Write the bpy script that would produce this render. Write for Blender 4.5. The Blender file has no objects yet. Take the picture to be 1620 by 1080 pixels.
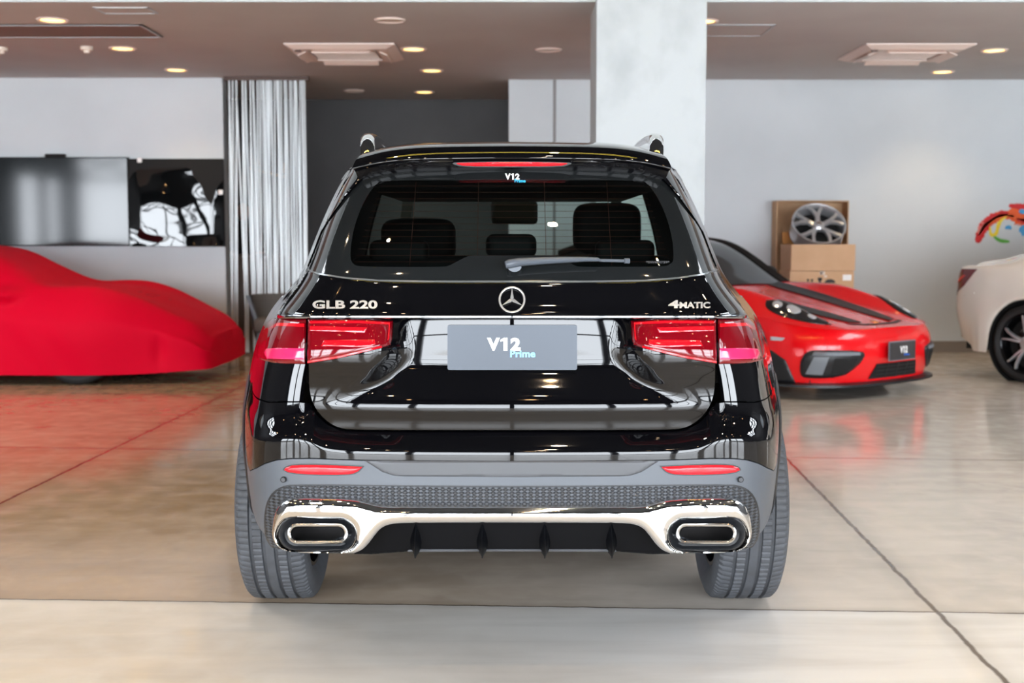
import bpy, bmesh, math, random
import numpy as np
from mathutils import Vector, Matrix, noise

random.seed(7)
SC = bpy.context.scene
COL = SC.collection
# ------------------------------------------------------------------ camera numbers
FPX, HC, PHI = 2000.0, 1.235, math.radians(4.716)
CP, SP = math.cos(PHI), math.sin(PHI)
def rayk(a, v):
    """slopes dx/dY and dz/dY of the sight line a px right of centre, v px down"""
    a = np.asarray(a, float); t = (540.0 - np.asarray(v, float)) / FPX
    dy = CP + t * SP
    return (a / FPX) / dy, (-SP + t * CP) / dy
def PX(u, v, Y):
    kx, kz = rayk(u - 810.0, v)
    return Vector((float(kx) * Y, Y, HC + float(kz) * Y))
def GP(u, v, z=0.0):
    """point of the horizontal plane z on a sight line"""
    kx, kz = rayk(u - 810.0, v)
    Y = (z - HC) / float(kz)
    return Vector((float(kx) * Y, Y, z))
def project(x, Y, z):
    dep = Y * CP - (z - HC) * SP
    return x / dep * FPX, 540 - FPX * (Y * SP + (z - HC) * CP) / dep

# ------------------------------------------------------------------ small maths
def pchip(x, y, q):
    x = np.asarray(x, float); y = np.asarray(y, float)
    h = np.diff(x); d = np.diff(y) / h
    m = np.zeros_like(y)
    for i in range(1, len(x) - 1):
        if d[i-1] * d[i] > 0:
            w1 = 2 * h[i] + h[i-1]; w2 = h[i] + 2 * h[i-1]
            m[i] = (w1 + w2) / (w1 / d[i-1] + w2 / d[i])
    m[0] = d[0]; m[-1] = d[-1]
    q = np.clip(q, x[0], x[-1])
    i = np.clip(np.searchsorted(x, q) - 1, 0, len(x) - 2)
    t = (q - x[i]) / h[i]
    return ((2*t**3 - 3*t**2 + 1) * y[i] + (t**3 - 2*t**2 + t) * h[i] * m[i]
            + (-2*t**3 + 3*t**2) * y[i+1] + (t**3 - t**2) * h[i] * m[i+1])
def gsmooth(y, n):
    if n < 0.5: return y
    k = int(3 * n) + 1
    ker = np.exp(-0.5 * (np.arange(-k, k + 1) / n) ** 2); ker /= ker.sum()
    lo = 2 * y[0] - y[k:0:-1]; hi = 2 * y[-1] - y[-2:-k-2:-1]
    return np.convolve(np.concatenate([lo, y, hi]), ker, 'valid')
class Curve:
    def __init__(self, pts, sig=0.0, n=1500):
        p = sorted(pts); x = [a for a, b in p]; y = [b for a, b in p]
        self.x = np.linspace(x[0], x[-1], n)
        self.y = gsmooth(pchip(x, y, self.x), sig / (self.x[1] - self.x[0]))
    def __call__(self, q): return np.interp(q, self.x, self.y)
def sstep(a, b, t):
    t = np.clip((t - a) / (b - a), 0, 1); return t * t * (3 - 2 * t)
def lerp(a, b, t): return a + (b - a) * t

# ------------------------------------------------------------------ materials
def lin(c):
    return tuple(((v/255)/12.92 if v/255 <= .04045 else ((v/255 + .055)/1.055)**2.4) for v in c)
MATS = {}
def mat(name, rgb, rough=.5, metal=0.0, ior=1.5, coat=0.0, emit=None, es=0.0, sheen=0.0, spec=None):
    m = bpy.data.materials.new(name); m.use_nodes = True
    b = m.node_tree.nodes['Principled BSDF']
    b.inputs['Base Color'].default_value = (*lin(rgb), 1)
    b.inputs['Roughness'].default_value = rough
    b.inputs['Metallic'].default_value = metal
    b.inputs['IOR'].default_value = ior
    b.inputs['Coat Weight'].default_value = coat
    b.inputs['Coat Roughness'].default_value = .03
    if sheen: b.inputs['Sheen Weight'].default_value = sheen
    if spec is not None: b.inputs['Specular IOR Level'].default_value = spec
    if emit:
        b.inputs['Emission Color'].default_value = (*lin(emit), 1)
        b.inputs['Emission Strength'].default_value = es
    MATS[name] = m
    return m
def nodes(m): return m.node_tree.nodes, m.node_tree.links, m.node_tree.nodes['Principled BSDF']
def add_noise(m, scale, c2, detail=4, lo=.35, hi=.7, stretch=None, bump=0.0, bscale=None, bdist=.002):
    """mottle the base colour toward c2 and add a fine bump"""
    N, L, b = nodes(m)
    tc = N.new('ShaderNodeTexCoord'); src = tc.outputs['Object']
    if stretch:
        mp = N.new('ShaderNodeMapping'); mp.inputs['Scale'].default_value = stretch
        L.new(src, mp.inputs['Vector']); src = mp.outputs[0]
    n = N.new('ShaderNodeTexNoise'); n.inputs['Scale'].default_value = scale; n.inputs['Detail'].default_value = detail
    L.new(src, n.inputs['Vector'])
    r = N.new('ShaderNodeMapRange'); r.inputs['From Min'].default_value = lo; r.inputs['From Max'].default_value = hi
    L.new(n.outputs[0], r.inputs[0])
    mx = N.new('ShaderNodeMix'); mx.data_type = 'RGBA'
    mx.inputs['A'].default_value = b.inputs['Base Color'].default_value
    mx.inputs['B'].default_value = (*lin(c2), 1)
    L.new(r.outputs[0], mx.inputs['Factor']); L.new(mx.outputs['Result'], b.inputs['Base Color'])
    if bump:
        n2 = N.new('ShaderNodeTexNoise'); n2.inputs['Scale'].default_value = bscale or scale * 6; n2.inputs['Detail'].default_value = 3
        L.new(src, n2.inputs['Vector'])
        bp = N.new('ShaderNodeBump'); bp.inputs['Strength'].default_value = bump; bp.inputs['Distance'].default_value = bdist
        L.new(n2.outputs[0], bp.inputs['Height']); L.new(bp.outputs[0], b.inputs['Normal'])
    return m
def glass(name, tint, ior=1.5, rough=0.0):
    m = bpy.data.materials.new(name); m.use_nodes = True
    N, L = m.node_tree.nodes, m.node_tree.links
    N.remove(N['Principled BSDF'])
    fr = N.new('ShaderNodeFresnel'); fr.inputs['IOR'].default_value = ior
    t = N.new('ShaderNodeBsdfTransparent'); t.inputs['Color'].default_value = (*tint, 1)
    g = N.new('ShaderNodeBsdfGlossy'); g.inputs['Roughness'].default_value = rough
    x = N.new('ShaderNodeMixShader')
    L.new(fr.outputs[0], x.inputs[0]); L.new(t.outputs[0], x.inputs[1]); L.new(g.outputs[0], x.inputs[2])
    L.new(x.outputs[0], N['Material Output'].inputs['Surface'])
    MATS[name] = m
    return m

# ------------------------------------------------------------------ mesh building
class MB:
    """collects shapes, then links them as one mesh object"""
    def __init__(self): self.v = []; self.f = []
    def add(self, vs, fs):
        b = len(self.v); self.v += [tuple(map(float, p)) for p in vs]; self.f += [tuple(i + b for i in q) for q in fs]
        return self
    def box(self, c, s, rz=0.0, rx=0.0, ry=0.0, taper=(1, 1)):
        M = Matrix.Translation(c) @ Matrix.Rotation(rz, 4, 'Z') @ Matrix.Rotation(ry, 4, 'Y') @ Matrix.Rotation(rx, 4, 'X')
        vs = []
        for k in (-1, 1):
            tx, ty = (1, 1) if k < 0 else taper
            for i, j in ((-1, -1), (1, -1), (1, 1), (-1, 1)):
                vs.append(M @ Vector((i*s[0]/2*tx, j*s[1]/2*ty, k*s[2]/2)))
        return self.add(vs, [(3, 2, 1, 0), (4, 5, 6, 7), (0, 1, 5, 4), (1, 2, 6, 5), (2, 3, 7, 6), (3, 0, 4, 7)])
    def quad(self, a, b, c, d): return self.add([a, b, c, d], [(0, 1, 2, 3)])
    def grid(self, P, flip=False, closed_u=False):
        P = np.asarray(P, float); n, m = P.shape[:2]
        fs = []
        for i in range(n if closed_u else n - 1):
            for j in range(m - 1):
                q = (i*m + j, i*m + j + 1, ((i+1) % n)*m + j + 1, ((i+1) % n)*m + j)
                fs.append(q[::-1] if flip else q)
        return self.add(P.reshape(-1, 3), fs)
    def lathe(self, prof, n=64, axis='X', c=(0, 0, 0), a0=0, a1=2*math.pi, closed=True):
        """prof: (axial, radius) pairs"""
        P = np.zeros((n, len(prof), 3))
        for i in range(n):
            t = a0 + (a1 - a0) * i / (n if closed else n - 1); ct, st = math.cos(t), math.sin(t)
            for j, (x, r) in enumerate(prof):
                p = {'X': (x, r*ct, r*st), 'Y': (r*ct, x, r*st), 'Z': (r*ct, r*st, x)}[axis]
                P[i, j] = [p[k] + c[k] for k in range(3)]
        return self.grid(P, closed_u=closed)
    def tube(self, path, r, n=10, cap=True, ry=None):
        """sweep an ellipse (r sideways, ry up) along a path; r may be a list"""
        path = [Vector(p) for p in path]; m = len(path)
        P = np.zeros((m, n + 1, 3)); up0 = Vector((0, 0, 1))
        for i, p in enumerate(path):
            t = (path[min(i+1, m-1)] - path[max(i-1, 0)]).normalized()
            u = up0 if abs(t.z) < .95 else Vector((0, 1, 0))
            s = t.cross(u).normalized(); w = s.cross(t).normalized()
            rr = r[i] if isinstance(r, (list, tuple)) else r
            rv = rr if ry is None else (ry[i] if isinstance(ry, (list, tuple)) else ry)
            for j in range(n + 1):
                a = 2 * math.pi * j / n
                P[i, j] = p + s * (math.cos(a) * rr) + w * (math.sin(a) * rv)
        self.grid(P)
        if cap:
            b = len(self.v) - m * (n + 1)
            self.f.append(tuple(b + j for j in range(n))[::-1])
            self.f.append(tuple(b + (m-1)*(n+1) + j for j in range(n)))
        return self
    def prism(self, poly, fn0, fn1):
        """cap two mappings of a 2-D polygon and join them"""
        n = len(poly)
        vs = [fn0(*p) for p in poly] + [fn1(*p) for p in poly]
        fs = [tuple(range(n)), tuple(range(2*n - 1, n - 1, -1))]
        fs += [((i+1) % n, i, i + n, (i+1) % n + n) for i in range(n)]
        return self.add(vs, fs)
    def build(self, name, m, parent=None, smooth=True, angle=38, weld=1e-5, bevel=0.0, recalc=False, subsurf=0, bseg=2):
        me = bpy.data.meshes.new(name)
        bm = bmesh.new()
        vs = [bm.verts.new(p) for p in self.v]
        for q in self.f:
            q2 = []
            for i in q:
                if not q2 or q2[-1] != i: q2.append(i)
            if len(set(q2)) >= 3:
                try: bm.faces.new([vs[i] for i in q2])
                except ValueError: pass
        if weld: bmesh.ops.remove_doubles(bm, verts=bm.verts, dist=weld)
        bmesh.ops.dissolve_degenerate(bm, dist=1e-6, edges=bm.edges)
        loose = [v for v in bm.verts if not v.link_faces]
        if loose: bmesh.ops.delete(bm, geom=loose, context='VERTS')
        if recalc: bmesh.ops.recalc_face_normals(bm, faces=bm.faces)
        bm.to_mesh(me); bm.free()
        if smooth:
            me.polygons.foreach_set('use_smooth', [True] * len(me.polygons))
            if angle: me.set_sharp_from_angle(angle=math.radians(angle))
        me.materials.append(m)
        o = bpy.data.objects.new(name, me); COL.objects.link(o)
        if parent: o.parent = parent
        if bevel:
            b = o.modifiers.new('edge', 'BEVEL'); b.width = bevel; b.segments = bseg; b.limit_method = 'ANGLE'; b.angle_limit = math.radians(40)
            b.harden_normals = False
        if subsurf:
            s = o.modifiers.new('sub', 'SUBSURF'); s.levels = s.render_levels = subsurf
        return o
def tag(o, label=None, cat=None, group=None, kind=None):
    if label: o['label'] = label
    if cat: o['category'] = cat
    if group: o['group'] = group
    if kind: o['kind'] = kind
    return o
def empty(name, loc, rz=0.0, label=None, cat=None, group=None):
    o = bpy.data.objects.new(name, None); COL.objects.link(o)
    o.location = loc; o.rotation_euler = (0, 0, rz); o.empty_display_size = .1
    return tag(o, label, cat, group)
def struct(name, mb, m, **k):
    o = mb.build(name, m, smooth=False, **k); o['kind'] = 'structure'; return o
def copy_tree(o, parent=None):
    c = o.copy(); COL.objects.link(c)
    if parent: c.parent = parent
    for ch in [x for x in bpy.data.objects if x.parent == o]: copy_tree(ch, c)
    return c

def text_shape(body, bold=0.0, shear=0.0, depth=.02, spacing=1.0):
    """letters as (verts, faces), unit height scale, in the x-y plane, facing +z"""
    cu = bpy.data.curves.new('letters', 'FONT'); cu.body = body
    cu.offset = bold; cu.shear = shear; cu.extrude = depth; cu.resolution_u = 4; cu.space_character = spacing
    ob = bpy.data.objects.new('letters', cu); COL.objects.link(ob)
    dg = bpy.context.evaluated_depsgraph_get(); me = bpy.data.meshes.new_from_object(ob.evaluated_get(dg))
    vs = np.array([v.co[:] for v in me.vertices]); fs = [tuple(p.vertices) for p in me.polygons]
    bpy.data.objects.remove(ob); bpy.data.curves.remove(cu); bpy.data.meshes.remove(me)
    return vs, fs
def fit_text(body, x0, x1, z0, z1, place, bold=0.0, depth=.003, **k):
    """letters filling the box x0..x1, z0..z1; place(x, z, out) -> point"""
    vs, fs = text_shape(body, bold, depth=.02, **k)
    lo, hi = vs.min(0), vs.max(0)
    out = []
    for p in vs:
        x = lerp(x0, x1, (p[0]-lo[0])/(hi[0]-lo[0])); z = lerp(z0, z1, (p[1]-lo[1])/(hi[1]-lo[1]))
        out.append(place(x, z, depth * (p[2]-lo[2])/(hi[2]-lo[2])))
    return out, fs

def v12_shape(x0, x1, z0, z1, place, depth):
    """the heavy V, 1 and 2 of the dealer's mark"""
    V, F = [], []
    def add(vs, fs):
        b = len(V); V.extend(vs); F.extend(tuple(i + b for i in f) for f in fs)
    X = lambda t: lerp(x0, x1, t)
    add(*fit_text('V', X(0), X(.385), z0, z1, place, bold=.05, depth=depth))
    add(*fit_text('2', X(.70), X(1), z0, z1, place, bold=.05, depth=depth))
    one = [(.40, .70), (.40, .84), (.50, 1), (.61, 1), (.61, 0), (.495, 0), (.495, .76)]
    n = len(one)
    add([place(X(a), lerp(z0, z1, b), depth) for a, b in one] + [place(X(a), lerp(z0, z1, b), 0) for a, b in one],
        [(0, 1, 6), (1, 2, 3, 6), (6, 3, 4, 5)] + [((i+1) % n, i, i+n, (i+1) % n + n) for i in range(n)])
    return V, F

# ------------------------------------------------------------------ tyres and rims (axis = x, outer face toward +x)
def tyre_mb(R, W, rim, grooves=4, blocks=96, tread=True):
    h = W / 2; mb = MB()
    prof = [(-h*.80, rim), (-h*.93, rim + (R-rim)*.22), (-h, rim + (R-rim)*.5), (-h*.97, R - .035), (-h*.90, R - .014), (-h*.83, R - .006)]
    body = []
    xs = np.linspace(-h*.83, h*.83, grooves*2 + 3)[1:-1]
    gx = np.linspace(-h*.50, h*.50, grooves)
    gw = W * .022
    body.append((-h*.8, R - .004))
    for g in gx:
        body += [(g - gw*1.25, R - .0005), (g - gw, R - .0035), (g - gw*.8, R - .0085), (g + gw*.8, R - .0085), (g + gw, R - .0035), (g + gw*1.25, R - .0005)]
    body.append((h*.8, R - .004))
    prof2 = [(-x, r) for x, r in prof][::-1]
    full = prof + body + prof2
    n = blocks * 4 if tread else 72
    P = np.zeros((n, len(full), 3))
    for i in range(n):
        t = 2*math.pi*i/n
        for j, (x, r) in enumerate(full):
            rr = r; tt = t
            if tread and r > R - .02:
                if abs(x) > h*.62 and i % 4 == 0: rr -= .0055
                if h*.2 < abs(x) < h*.50 and r > R - .002 and i % 4 == 1: rr -= .0035
            P[i, j] = (x, rr*math.cos(tt), rr*math.sin(tt))
    mb.grid(P, closed_u=True)
    return mb
def rim_barrel_mb(r, W):
    h = W/2
    return MB().lathe([(-h*.9, r*.99), (-h*.9, r*.94), (-h*.4, r*.86), (h*.55, r*.90), (h*.86, r*.945), (h*.94, r*.97), (h*.94, r*1.0), (h*.82, r*1.015), (h*.7, r*.985), (-h*.8, r*.985), (-h*.9, r*.99)], 72)
def spokes_mb(r, x0, n=5, twin=.16, wd=.024, hub=.07, y_shape=False, dep=.03):
    mb = MB()
    for k in range(n):
        a = 2*math.pi*k/n + math.pi/2
        for sgn in (-1, 1):
            if y_shape: pts = [(hub*.6, .0), (r*.42, .03*sgn), (r*.72, .19*sgn), (r*.97, .31*sgn)]
            else: pts = [(hub*.6, .12*sgn), (r*.5, twin*.62*sgn), (r*.8, twin*.8*sgn), (r*.97, twin*sgn)]
            rows = []
            for i, (rr, da) in enumerate(pts):
                w = wd * (1.0 if i < 2 else .8); x = x0 + .012*math.sin(math.pi*i/3) - (.02 if i == 0 else 0)
                c = np.array((0, math.cos(a+da)*rr, math.sin(a+da)*rr)); s = np.array((0, -math.sin(a+da), math.cos(a+da)))
                rows.append([c + s*w*.5 + (x - dep, 0, 0), c + s*w*.42 + (x, 0, 0), c - s*w*.42 + (x, 0, 0), c - s*w*.5 + (x - dep, 0, 0), c + s*w*.5 + (x - dep, 0, 0)])
            mb.grid(rows)
    mb.lathe([(x0 - .05, .0005), (x0 - .05, hub), (x0 - .012, hub*.98), (x0 + .002, hub*.75), (x0 + .004, hub*.45), (x0 + .012, hub*.4), (x0 + .012, .0005)], 32)
    return mb
# ================================================================== materials
PAINT = mat('black_paint', (5, 5, 7), .03, ior=1.52)
FRIT = mat('black_glass_border', (22, 24, 25), .06, ior=1.45)
CHROME = mat('chrome', (232, 232, 232), .05, metal=1)
SATIN = mat('satin_silver', (205, 203, 200), .22, metal=1)
CLAD = mat('grey_cladding', (77, 82, 89), .4)
CLAD2 = mat('dark_grey_cladding', (70, 72, 76), .45)
BLACKP = mat('black_plastic', (24, 26, 30), .42)
DARK = mat('matt_black', (9, 9, 10), .8)
RUB = mat('tyre_rubber', (66, 69, 74), .62)
RUBD = mat('tyre_rubber_dark', (24, 24, 26), .7)
RIMD = mat('black_rim', (16, 16, 18), .2, metal=.6)
RIMS = mat('silver_rim', (214, 216, 220), .3, metal=.7)
LAMP = mat('tail_lamp_red', (104, 3, 14), .05, ior=1.55)
LAMPB = mat('tail_lamp_bright', (205, 12, 26), .1, ior=1.6)
LAMPP = mat('tail_lamp_pink', (222, 40, 92), .1, ior=1.6)
REFL = mat('reflector_red', (222, 26, 38), .18, ior=1.5)
PLATE = mat('plate_grey', (54, 59, 66), .3, metal=.45)
WHITE = mat('white_print', (245, 245, 245), .45)
BLUE = mat('light_blue_print', (120, 190, 235), .45)
BLUE2 = mat('cyan_print', (40, 175, 225), .45)
WIPER = mat('wiper_grey', (74, 81, 90), .4)
FABRIC = mat('seat_black', (14, 14, 15), .7)
TINT = glass('tinted_rear_glass', (.42, .49, .47), ior=1.42)
SCREEN = glass('windscreen_glass', (.86, .93, .89), ior=1.35)
SIDEG = mat('dark_side_glass', (8, 9, 10), .03)
HEATW = mat('heating_wire', (96, 48, 36), .5)
MESHM = mat('grille_mesh', (60, 64, 70), .45)
def lattice(m, sx, sz, dark, depth=.003):
    N, L, b = nodes(m)
    tc = N.new('ShaderNodeTexCoord'); sp = N.new('ShaderNodeSeparateXYZ'); L.new(tc.outputs['Object'], sp.inputs[0])
    def M(op, a, c):
        n = N.new('ShaderNodeMath'); n.operation = op
        for i, q in enumerate((a, c)):
            if q is None: continue
            if isinstance(q, (int, float)): n.inputs[i].default_value = q
            else: L.new(q, n.inputs[i])
        return n.outputs[0]
    x = M('MULTIPLY', sp.outputs[0], 2*math.pi/sx); z = M('MULTIPLY', sp.outputs[2], 2*math.pi/sz)
    h = M('MULTIPLY', M('SINE', M('ADD', x, z), None), M('SINE', M('SUBTRACT', x, z), None))
    r = N.new('ShaderNodeMapRange'); r.inputs['From Min'].default_value = -.5; r.inputs['From Max'].default_value = .35
    L.new(h, r.inputs[0])
    mx = N.new('ShaderNodeMix'); mx.data_type = 'RGBA'
    mx.inputs['A'].default_value = (*lin(dark), 1); mx.inputs['B'].default_value = b.inputs['Base Color'].default_value
    L.new(r.outputs[0], mx.inputs['Factor']); L.new(mx.outputs['Result'], b.inputs['Base Color'])
    bp = N.new('ShaderNodeBump'); bp.inputs['Distance'].default_value = depth; bp.inputs['Strength'].default_value = 1
    L.new(r.outputs[0], bp.inputs['Height']); L.new(bp.outputs[0], b.inputs['Normal'])
lattice(MESHM, .034, .019, (16, 17, 20))
add_noise(RUB, 30, (56, 58, 62), bump=.15, bscale=400)
add_noise(CLAD, 900, (72, 77, 84), lo=.3, hi=.8, bump=.12, bscale=1600, bdist=.0004)
# showroom
WALLW = mat('white_wall_paint', (208, 214, 218), .7); add_noise(WALLW, 1.2, (200, 206, 210), bump=.05, bscale=60)
WALLD = mat('charcoal_wall_paint', (72, 72, 74), .65); add_noise(WALLD, 2, (66, 66, 68))
CEIL = mat('taupe_ceiling_paint', (194, 190, 188), .75); add_noise(CEIL, 1.5, (188, 183, 182))
HALLC = mat('dark_hall_ceiling', (26, 27, 30), .8)
FASC = mat('pale_grey_beam', (188, 194, 198), .6)
PLASTER = mat('white_plaster_column', (182, 188, 192), .5)
add_noise(PLASTER, 3.2, (166, 172, 176), detail=9, lo=.48, hi=.72, stretch=(1, 1, .8), bump=.18, bscale=14, bdist=.004)
ACM = mat('ac_plastic', (232, 214, 204), .45)
ACD = mat('ac_slot', (92, 76, 70), .7)
WARM = mat('warm_lamp', (255, 235, 190), .4, emit=(255, 196, 104), es=7)
OFFL = mat('unlit_lamp', (222, 210, 196), .4)
HALLL = mat('hall_lamp', (255, 230, 190), .4, emit=(255, 196, 128), es=150)
LEDY = mat('led_strip', (255, 230, 120), .4, emit=(255, 226, 96), es=30)
STEEL = mat('dark_steel', (38, 44, 50), .45, metal=.4)
CARD = mat('cardboard', (220, 180, 142), .75); add_noise(CARD, 6, (212, 172, 134), bump=.05)
CARDD = mat('cardboard_brown', (196, 160, 124), .8); add_noise(CARDD, 6, (186, 148, 112))
CARDO = mat('orange_card', (190, 128, 66), .75)
PRINTB = mat('black_print', (30, 28, 28), .6)
STRING = mat('silver_string', (206, 212, 214), .32, metal=.25)
COVER = mat('red_cover_cloth', (206, 0, 40), .65, spec=.08)
CRED = mat('red_car_paint', (232, 14, 24), .2, ior=1.45, coat=.35)
CWHITE = mat('white_car_paint', (232, 226, 218), .15, coat=1.0)
CARB = mat('black_stripe', (16, 15, 16), .5)
GREYV = mat('grey_vent', (118, 124, 132), .5)
HLG = mat('headlamp_glass', (26, 28, 32), .06, ior=1.6)
HLB = mat('headlamp_element', (215, 220, 228), .15, metal=.5)
BROWN = mat('brown_counter', (112, 98, 90), .5)
BRASS = mat('brass', (176, 132, 62), .3, metal=1)
GREYF = mat('grey_upholstery', (92, 88, 86), .8)
GREYL = mat('blue_grey_metal', (98, 108, 120), .5)
SKIN = mat('skin', (196, 140, 112), .55)
HAIR = mat('dark_hair', (20, 16, 14), .5)
BLACKC = mat('black_clothing', (14, 14, 16), .8)
BASEB = mat('baseboard_tile', (128, 116, 104), .4)
GLOSSB = mat('screen_glass', (6, 14, 18), .08, ior=1.52)
FILM = mat('glossy_black_panel', (8, 10, 12), .03, ior=1.6)
def film_waves(m):
    N, L, b = nodes(m)
    tc = N.new('ShaderNodeTexCoord'); n = N.new('ShaderNodeTexNoise'); n.inputs['Scale'].default_value = 1.7; n.inputs['Detail'].default_value = 1.0
    L.new(tc.outputs['Object'], n.inputs['Vector'])
    bp = N.new('ShaderNodeBump'); bp.inputs['Strength'].default_value = .35; bp.inputs['Distance'].default_value = .08
    L.new(n.outputs[0], bp.inputs['Height']); L.new(bp.outputs[0], b.inputs['Normal'])
PAINTS = {k: mat('wall_paint_' + k, c, .6) for k, c in dict(red=(206, 32, 34), orange=(232, 92, 32), yellow=(238, 214, 60), blue=(72, 160, 214), green=(96, 176, 70), pink=(224, 120, 110)).items()}
# ================================================================== the showroom shell
ZC = 2.895                    # low ceiling
YF, YB, YD = 9.15, 13.56, 15.5    # ceiling edge, rear wall, recess wall
_p, _q = GP(1235.6, 716.5), GP(1592, 1080)
RIGHT_SIGN = 1.0 if ((5-_p.x)*(_q.y-_p.y) + (6-_p.y)*(_p.x-_q.x)) > 0 else -1.0
def floor_material():
    m = mat('polished_concrete', (202, 194, 183), .2, ior=1.5)
    N, L, b = nodes(m)
    tc = N.new('ShaderNodeTexCoord'); sp = N.new('ShaderNodeSeparateXYZ')
    L.new(tc.outputs['Object'], sp.inputs[0])
    def M(op, a, c=None, d=None):
        n = N.new('ShaderNodeMath'); n.operation = op
        for i, q in enumerate((a, c, d)):
            if q is None: continue
            if isinstance(q, (int, float)): n.inputs[i].default_value = q
            else: L.new(q, n.inputs[i])
        return n.outputs[0]
    def NZ(scale, detail, vec=None, dist=0.0):
        n = N.new('ShaderNodeTexNoise'); n.inputs['Scale'].default_value = scale; n.inputs['Detail'].default_value = detail
        n.inputs['Distortion'].default_value = dist
        L.new(vec or tc.outputs['Object'], n.inputs['Vector']); return n.outputs[0]
    def MR(x, a, c, lo=0., hi=1.):
        r = N.new('ShaderNodeMapRange'); L.new(x, r.inputs[0])
        for k, v in zip(('From Min', 'From Max', 'To Min', 'To Max'), (a, c, lo, hi)): r.inputs[k].default_value = v
        return r.outputs[0]
    def MIX(f, A, B):
        x = N.new('ShaderNodeMix'); x.data_type = 'RGBA'
        if isinstance(f, (int, float)): x.inputs['Factor'].default_value = f
        else: L.new(f, x.inputs['Factor'])
        for k, q in (('A', A), ('B', B)):
            if isinstance(q, tuple): x.inputs[k].default_value = (*lin(q), 1)
            else: L.new(q, x.inputs[k])
        return x.outputs['Result']
    # slabs: paler before the first cross joint, partly light painted into the colour
    def line(p, q):
        (x0, y0), (x1, y1) = p[:2], q[:2]
        nx, ny = y1 - y0, x0 - x1; l = math.hypot(nx, ny); nx /= l; ny /= l
        return M('ADD', M('MULTIPLY', sp.outputs[0], nx), M('MULTIPLY_ADD', sp.outputs[1], ny, -(nx*x0 + ny*y0)))
    wob = M('MULTIPLY', M('SUBTRACT', NZ(9, 3), .5), .02)
    g = lambda u, v: GP(u, v)[:2]
    c1 = line(g(0, 947), g(1620, 970)); c2 = line(g(0, 707), g(1620, 728))
    d1 = line(g(0, 796), g(378, 613)); d2 = line(g(1235.6, 716.5), g(1592, 1080))
    mott = MR(NZ(.9, 7, dist=.6), .35, .68); fine = MR(NZ(7, 8, dist=.4), .38, .68)
    mp = N.new('ShaderNodeMapping'); mp.inputs['Scale'].default_value = (.5, 3.2, 1); L.new(tc.outputs['Object'], mp.inputs['Vector'])
    streak = MR(NZ(2.2, 7, mp.outputs[0], .5), .42, .72)
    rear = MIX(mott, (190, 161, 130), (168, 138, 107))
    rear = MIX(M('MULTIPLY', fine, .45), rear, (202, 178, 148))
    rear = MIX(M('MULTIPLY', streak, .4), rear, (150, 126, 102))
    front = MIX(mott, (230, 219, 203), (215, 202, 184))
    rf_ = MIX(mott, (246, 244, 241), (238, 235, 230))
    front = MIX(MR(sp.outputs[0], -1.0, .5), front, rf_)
    front = MIX(M('MULTIPLY', streak, .45), front, (194, 188, 179))
    front = MIX(M('MULTIPLY', fine, .3), front, (238, 233, 226))
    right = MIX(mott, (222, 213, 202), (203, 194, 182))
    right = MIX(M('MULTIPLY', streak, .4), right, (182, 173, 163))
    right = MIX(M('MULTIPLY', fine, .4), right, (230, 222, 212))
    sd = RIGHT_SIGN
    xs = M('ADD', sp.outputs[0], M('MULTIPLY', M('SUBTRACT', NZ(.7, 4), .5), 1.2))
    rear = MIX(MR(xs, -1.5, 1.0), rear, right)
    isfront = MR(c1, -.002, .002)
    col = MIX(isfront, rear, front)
    # colour drifts from warm at the left to pale at the right
    dk = None
    for ln, w in ((c1, .006), (c2, .006), (d1, .009), (d2, .009)):
        a = M('ABSOLUTE', M('ADD', ln, wob)); e = MR(a, w*.5, w*1.6, 1, 0)
        halo = MR(a, 0, w*9, .22, 0)
        e = M('MAXIMUM', e, halo)
        dk = e if dk is None else M('MAXIMUM', dk, e)
    col = MIX(M('MULTIPLY', dk, .85), col, (74, 58, 44))
    L.new(col, b.inputs['Base Color'])
    L.new(MR(fine, 0, 1, .09, .2), b.inputs['Roughness'])
    bp = N.new('ShaderNodeBump'); bp.inputs['Distance'].default_value = .002; bp.inputs['Strength'].default_value = .25
    L.new(NZ(2.2, 3), bp.inputs['Height']); L.new(bp.outputs[0], b.inputs['Normal'])
    return m, float
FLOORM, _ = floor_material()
XL, XR, YN, ZH = -10.5, 10.5, -3.5, 5.3
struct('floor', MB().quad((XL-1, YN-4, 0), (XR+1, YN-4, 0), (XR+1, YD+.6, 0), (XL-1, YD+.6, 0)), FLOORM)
# ceilings
struct('ceiling_low', MB().box((0, (YF+YD+.6)/2, ZC+.15), (XR-XL, YD+.6-YF, .3)), CEIL)
SKY0, SKY1, SKA, SKB = 7.0, 10.2, 4.6, 8.9     # unseen roof lights either side, added to brighten the hall floor
mbc = MB().box((0, (YN+YF)/2, ZH+.1), (2*SKY0, YF-YN, .2))
for s in (-1, 1):
    mbc.box((s*(SKY0+SKY1)/2, (YN+SKA)/2, ZH+.1), (SKY1-SKY0, SKA-YN, .2)).box((s*(SKY0+SKY1)/2, (SKB+YF)/2, ZH+.1), (SKY1-SKY0, YF-SKB, .2)).box((s*(SKY1+XR)/2, (YN+YF)/2, ZH+.1), (XR-SKY1, YF-YN, .2))
struct('ceiling_high', mbc, HALLC)
for i, s in enumerate((-1, 1)):
    mb = MB()
    for k in range(6): mb.box((s*(SKY0+SKY1)/2, SKA + (SKB-SKA)*k/5, ZH+.1), (SKY1-SKY0, .12, .16))
    for k in range(4): mb.box((s*(SKY0 + (SKY1-SKY0)*k/3), (SKA+SKB)/2, ZH+.1), (.1, SKB-SKA, .16))
    struct('window_%d' % (4+i), mb, STEEL)  # framing of the added roof lights
struct('wall_upper', MB().box((0, YF+.15, (ZC+.3+ZH)/2), (XR-XL, .25, ZH-ZC-.3)), FASC)
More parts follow.
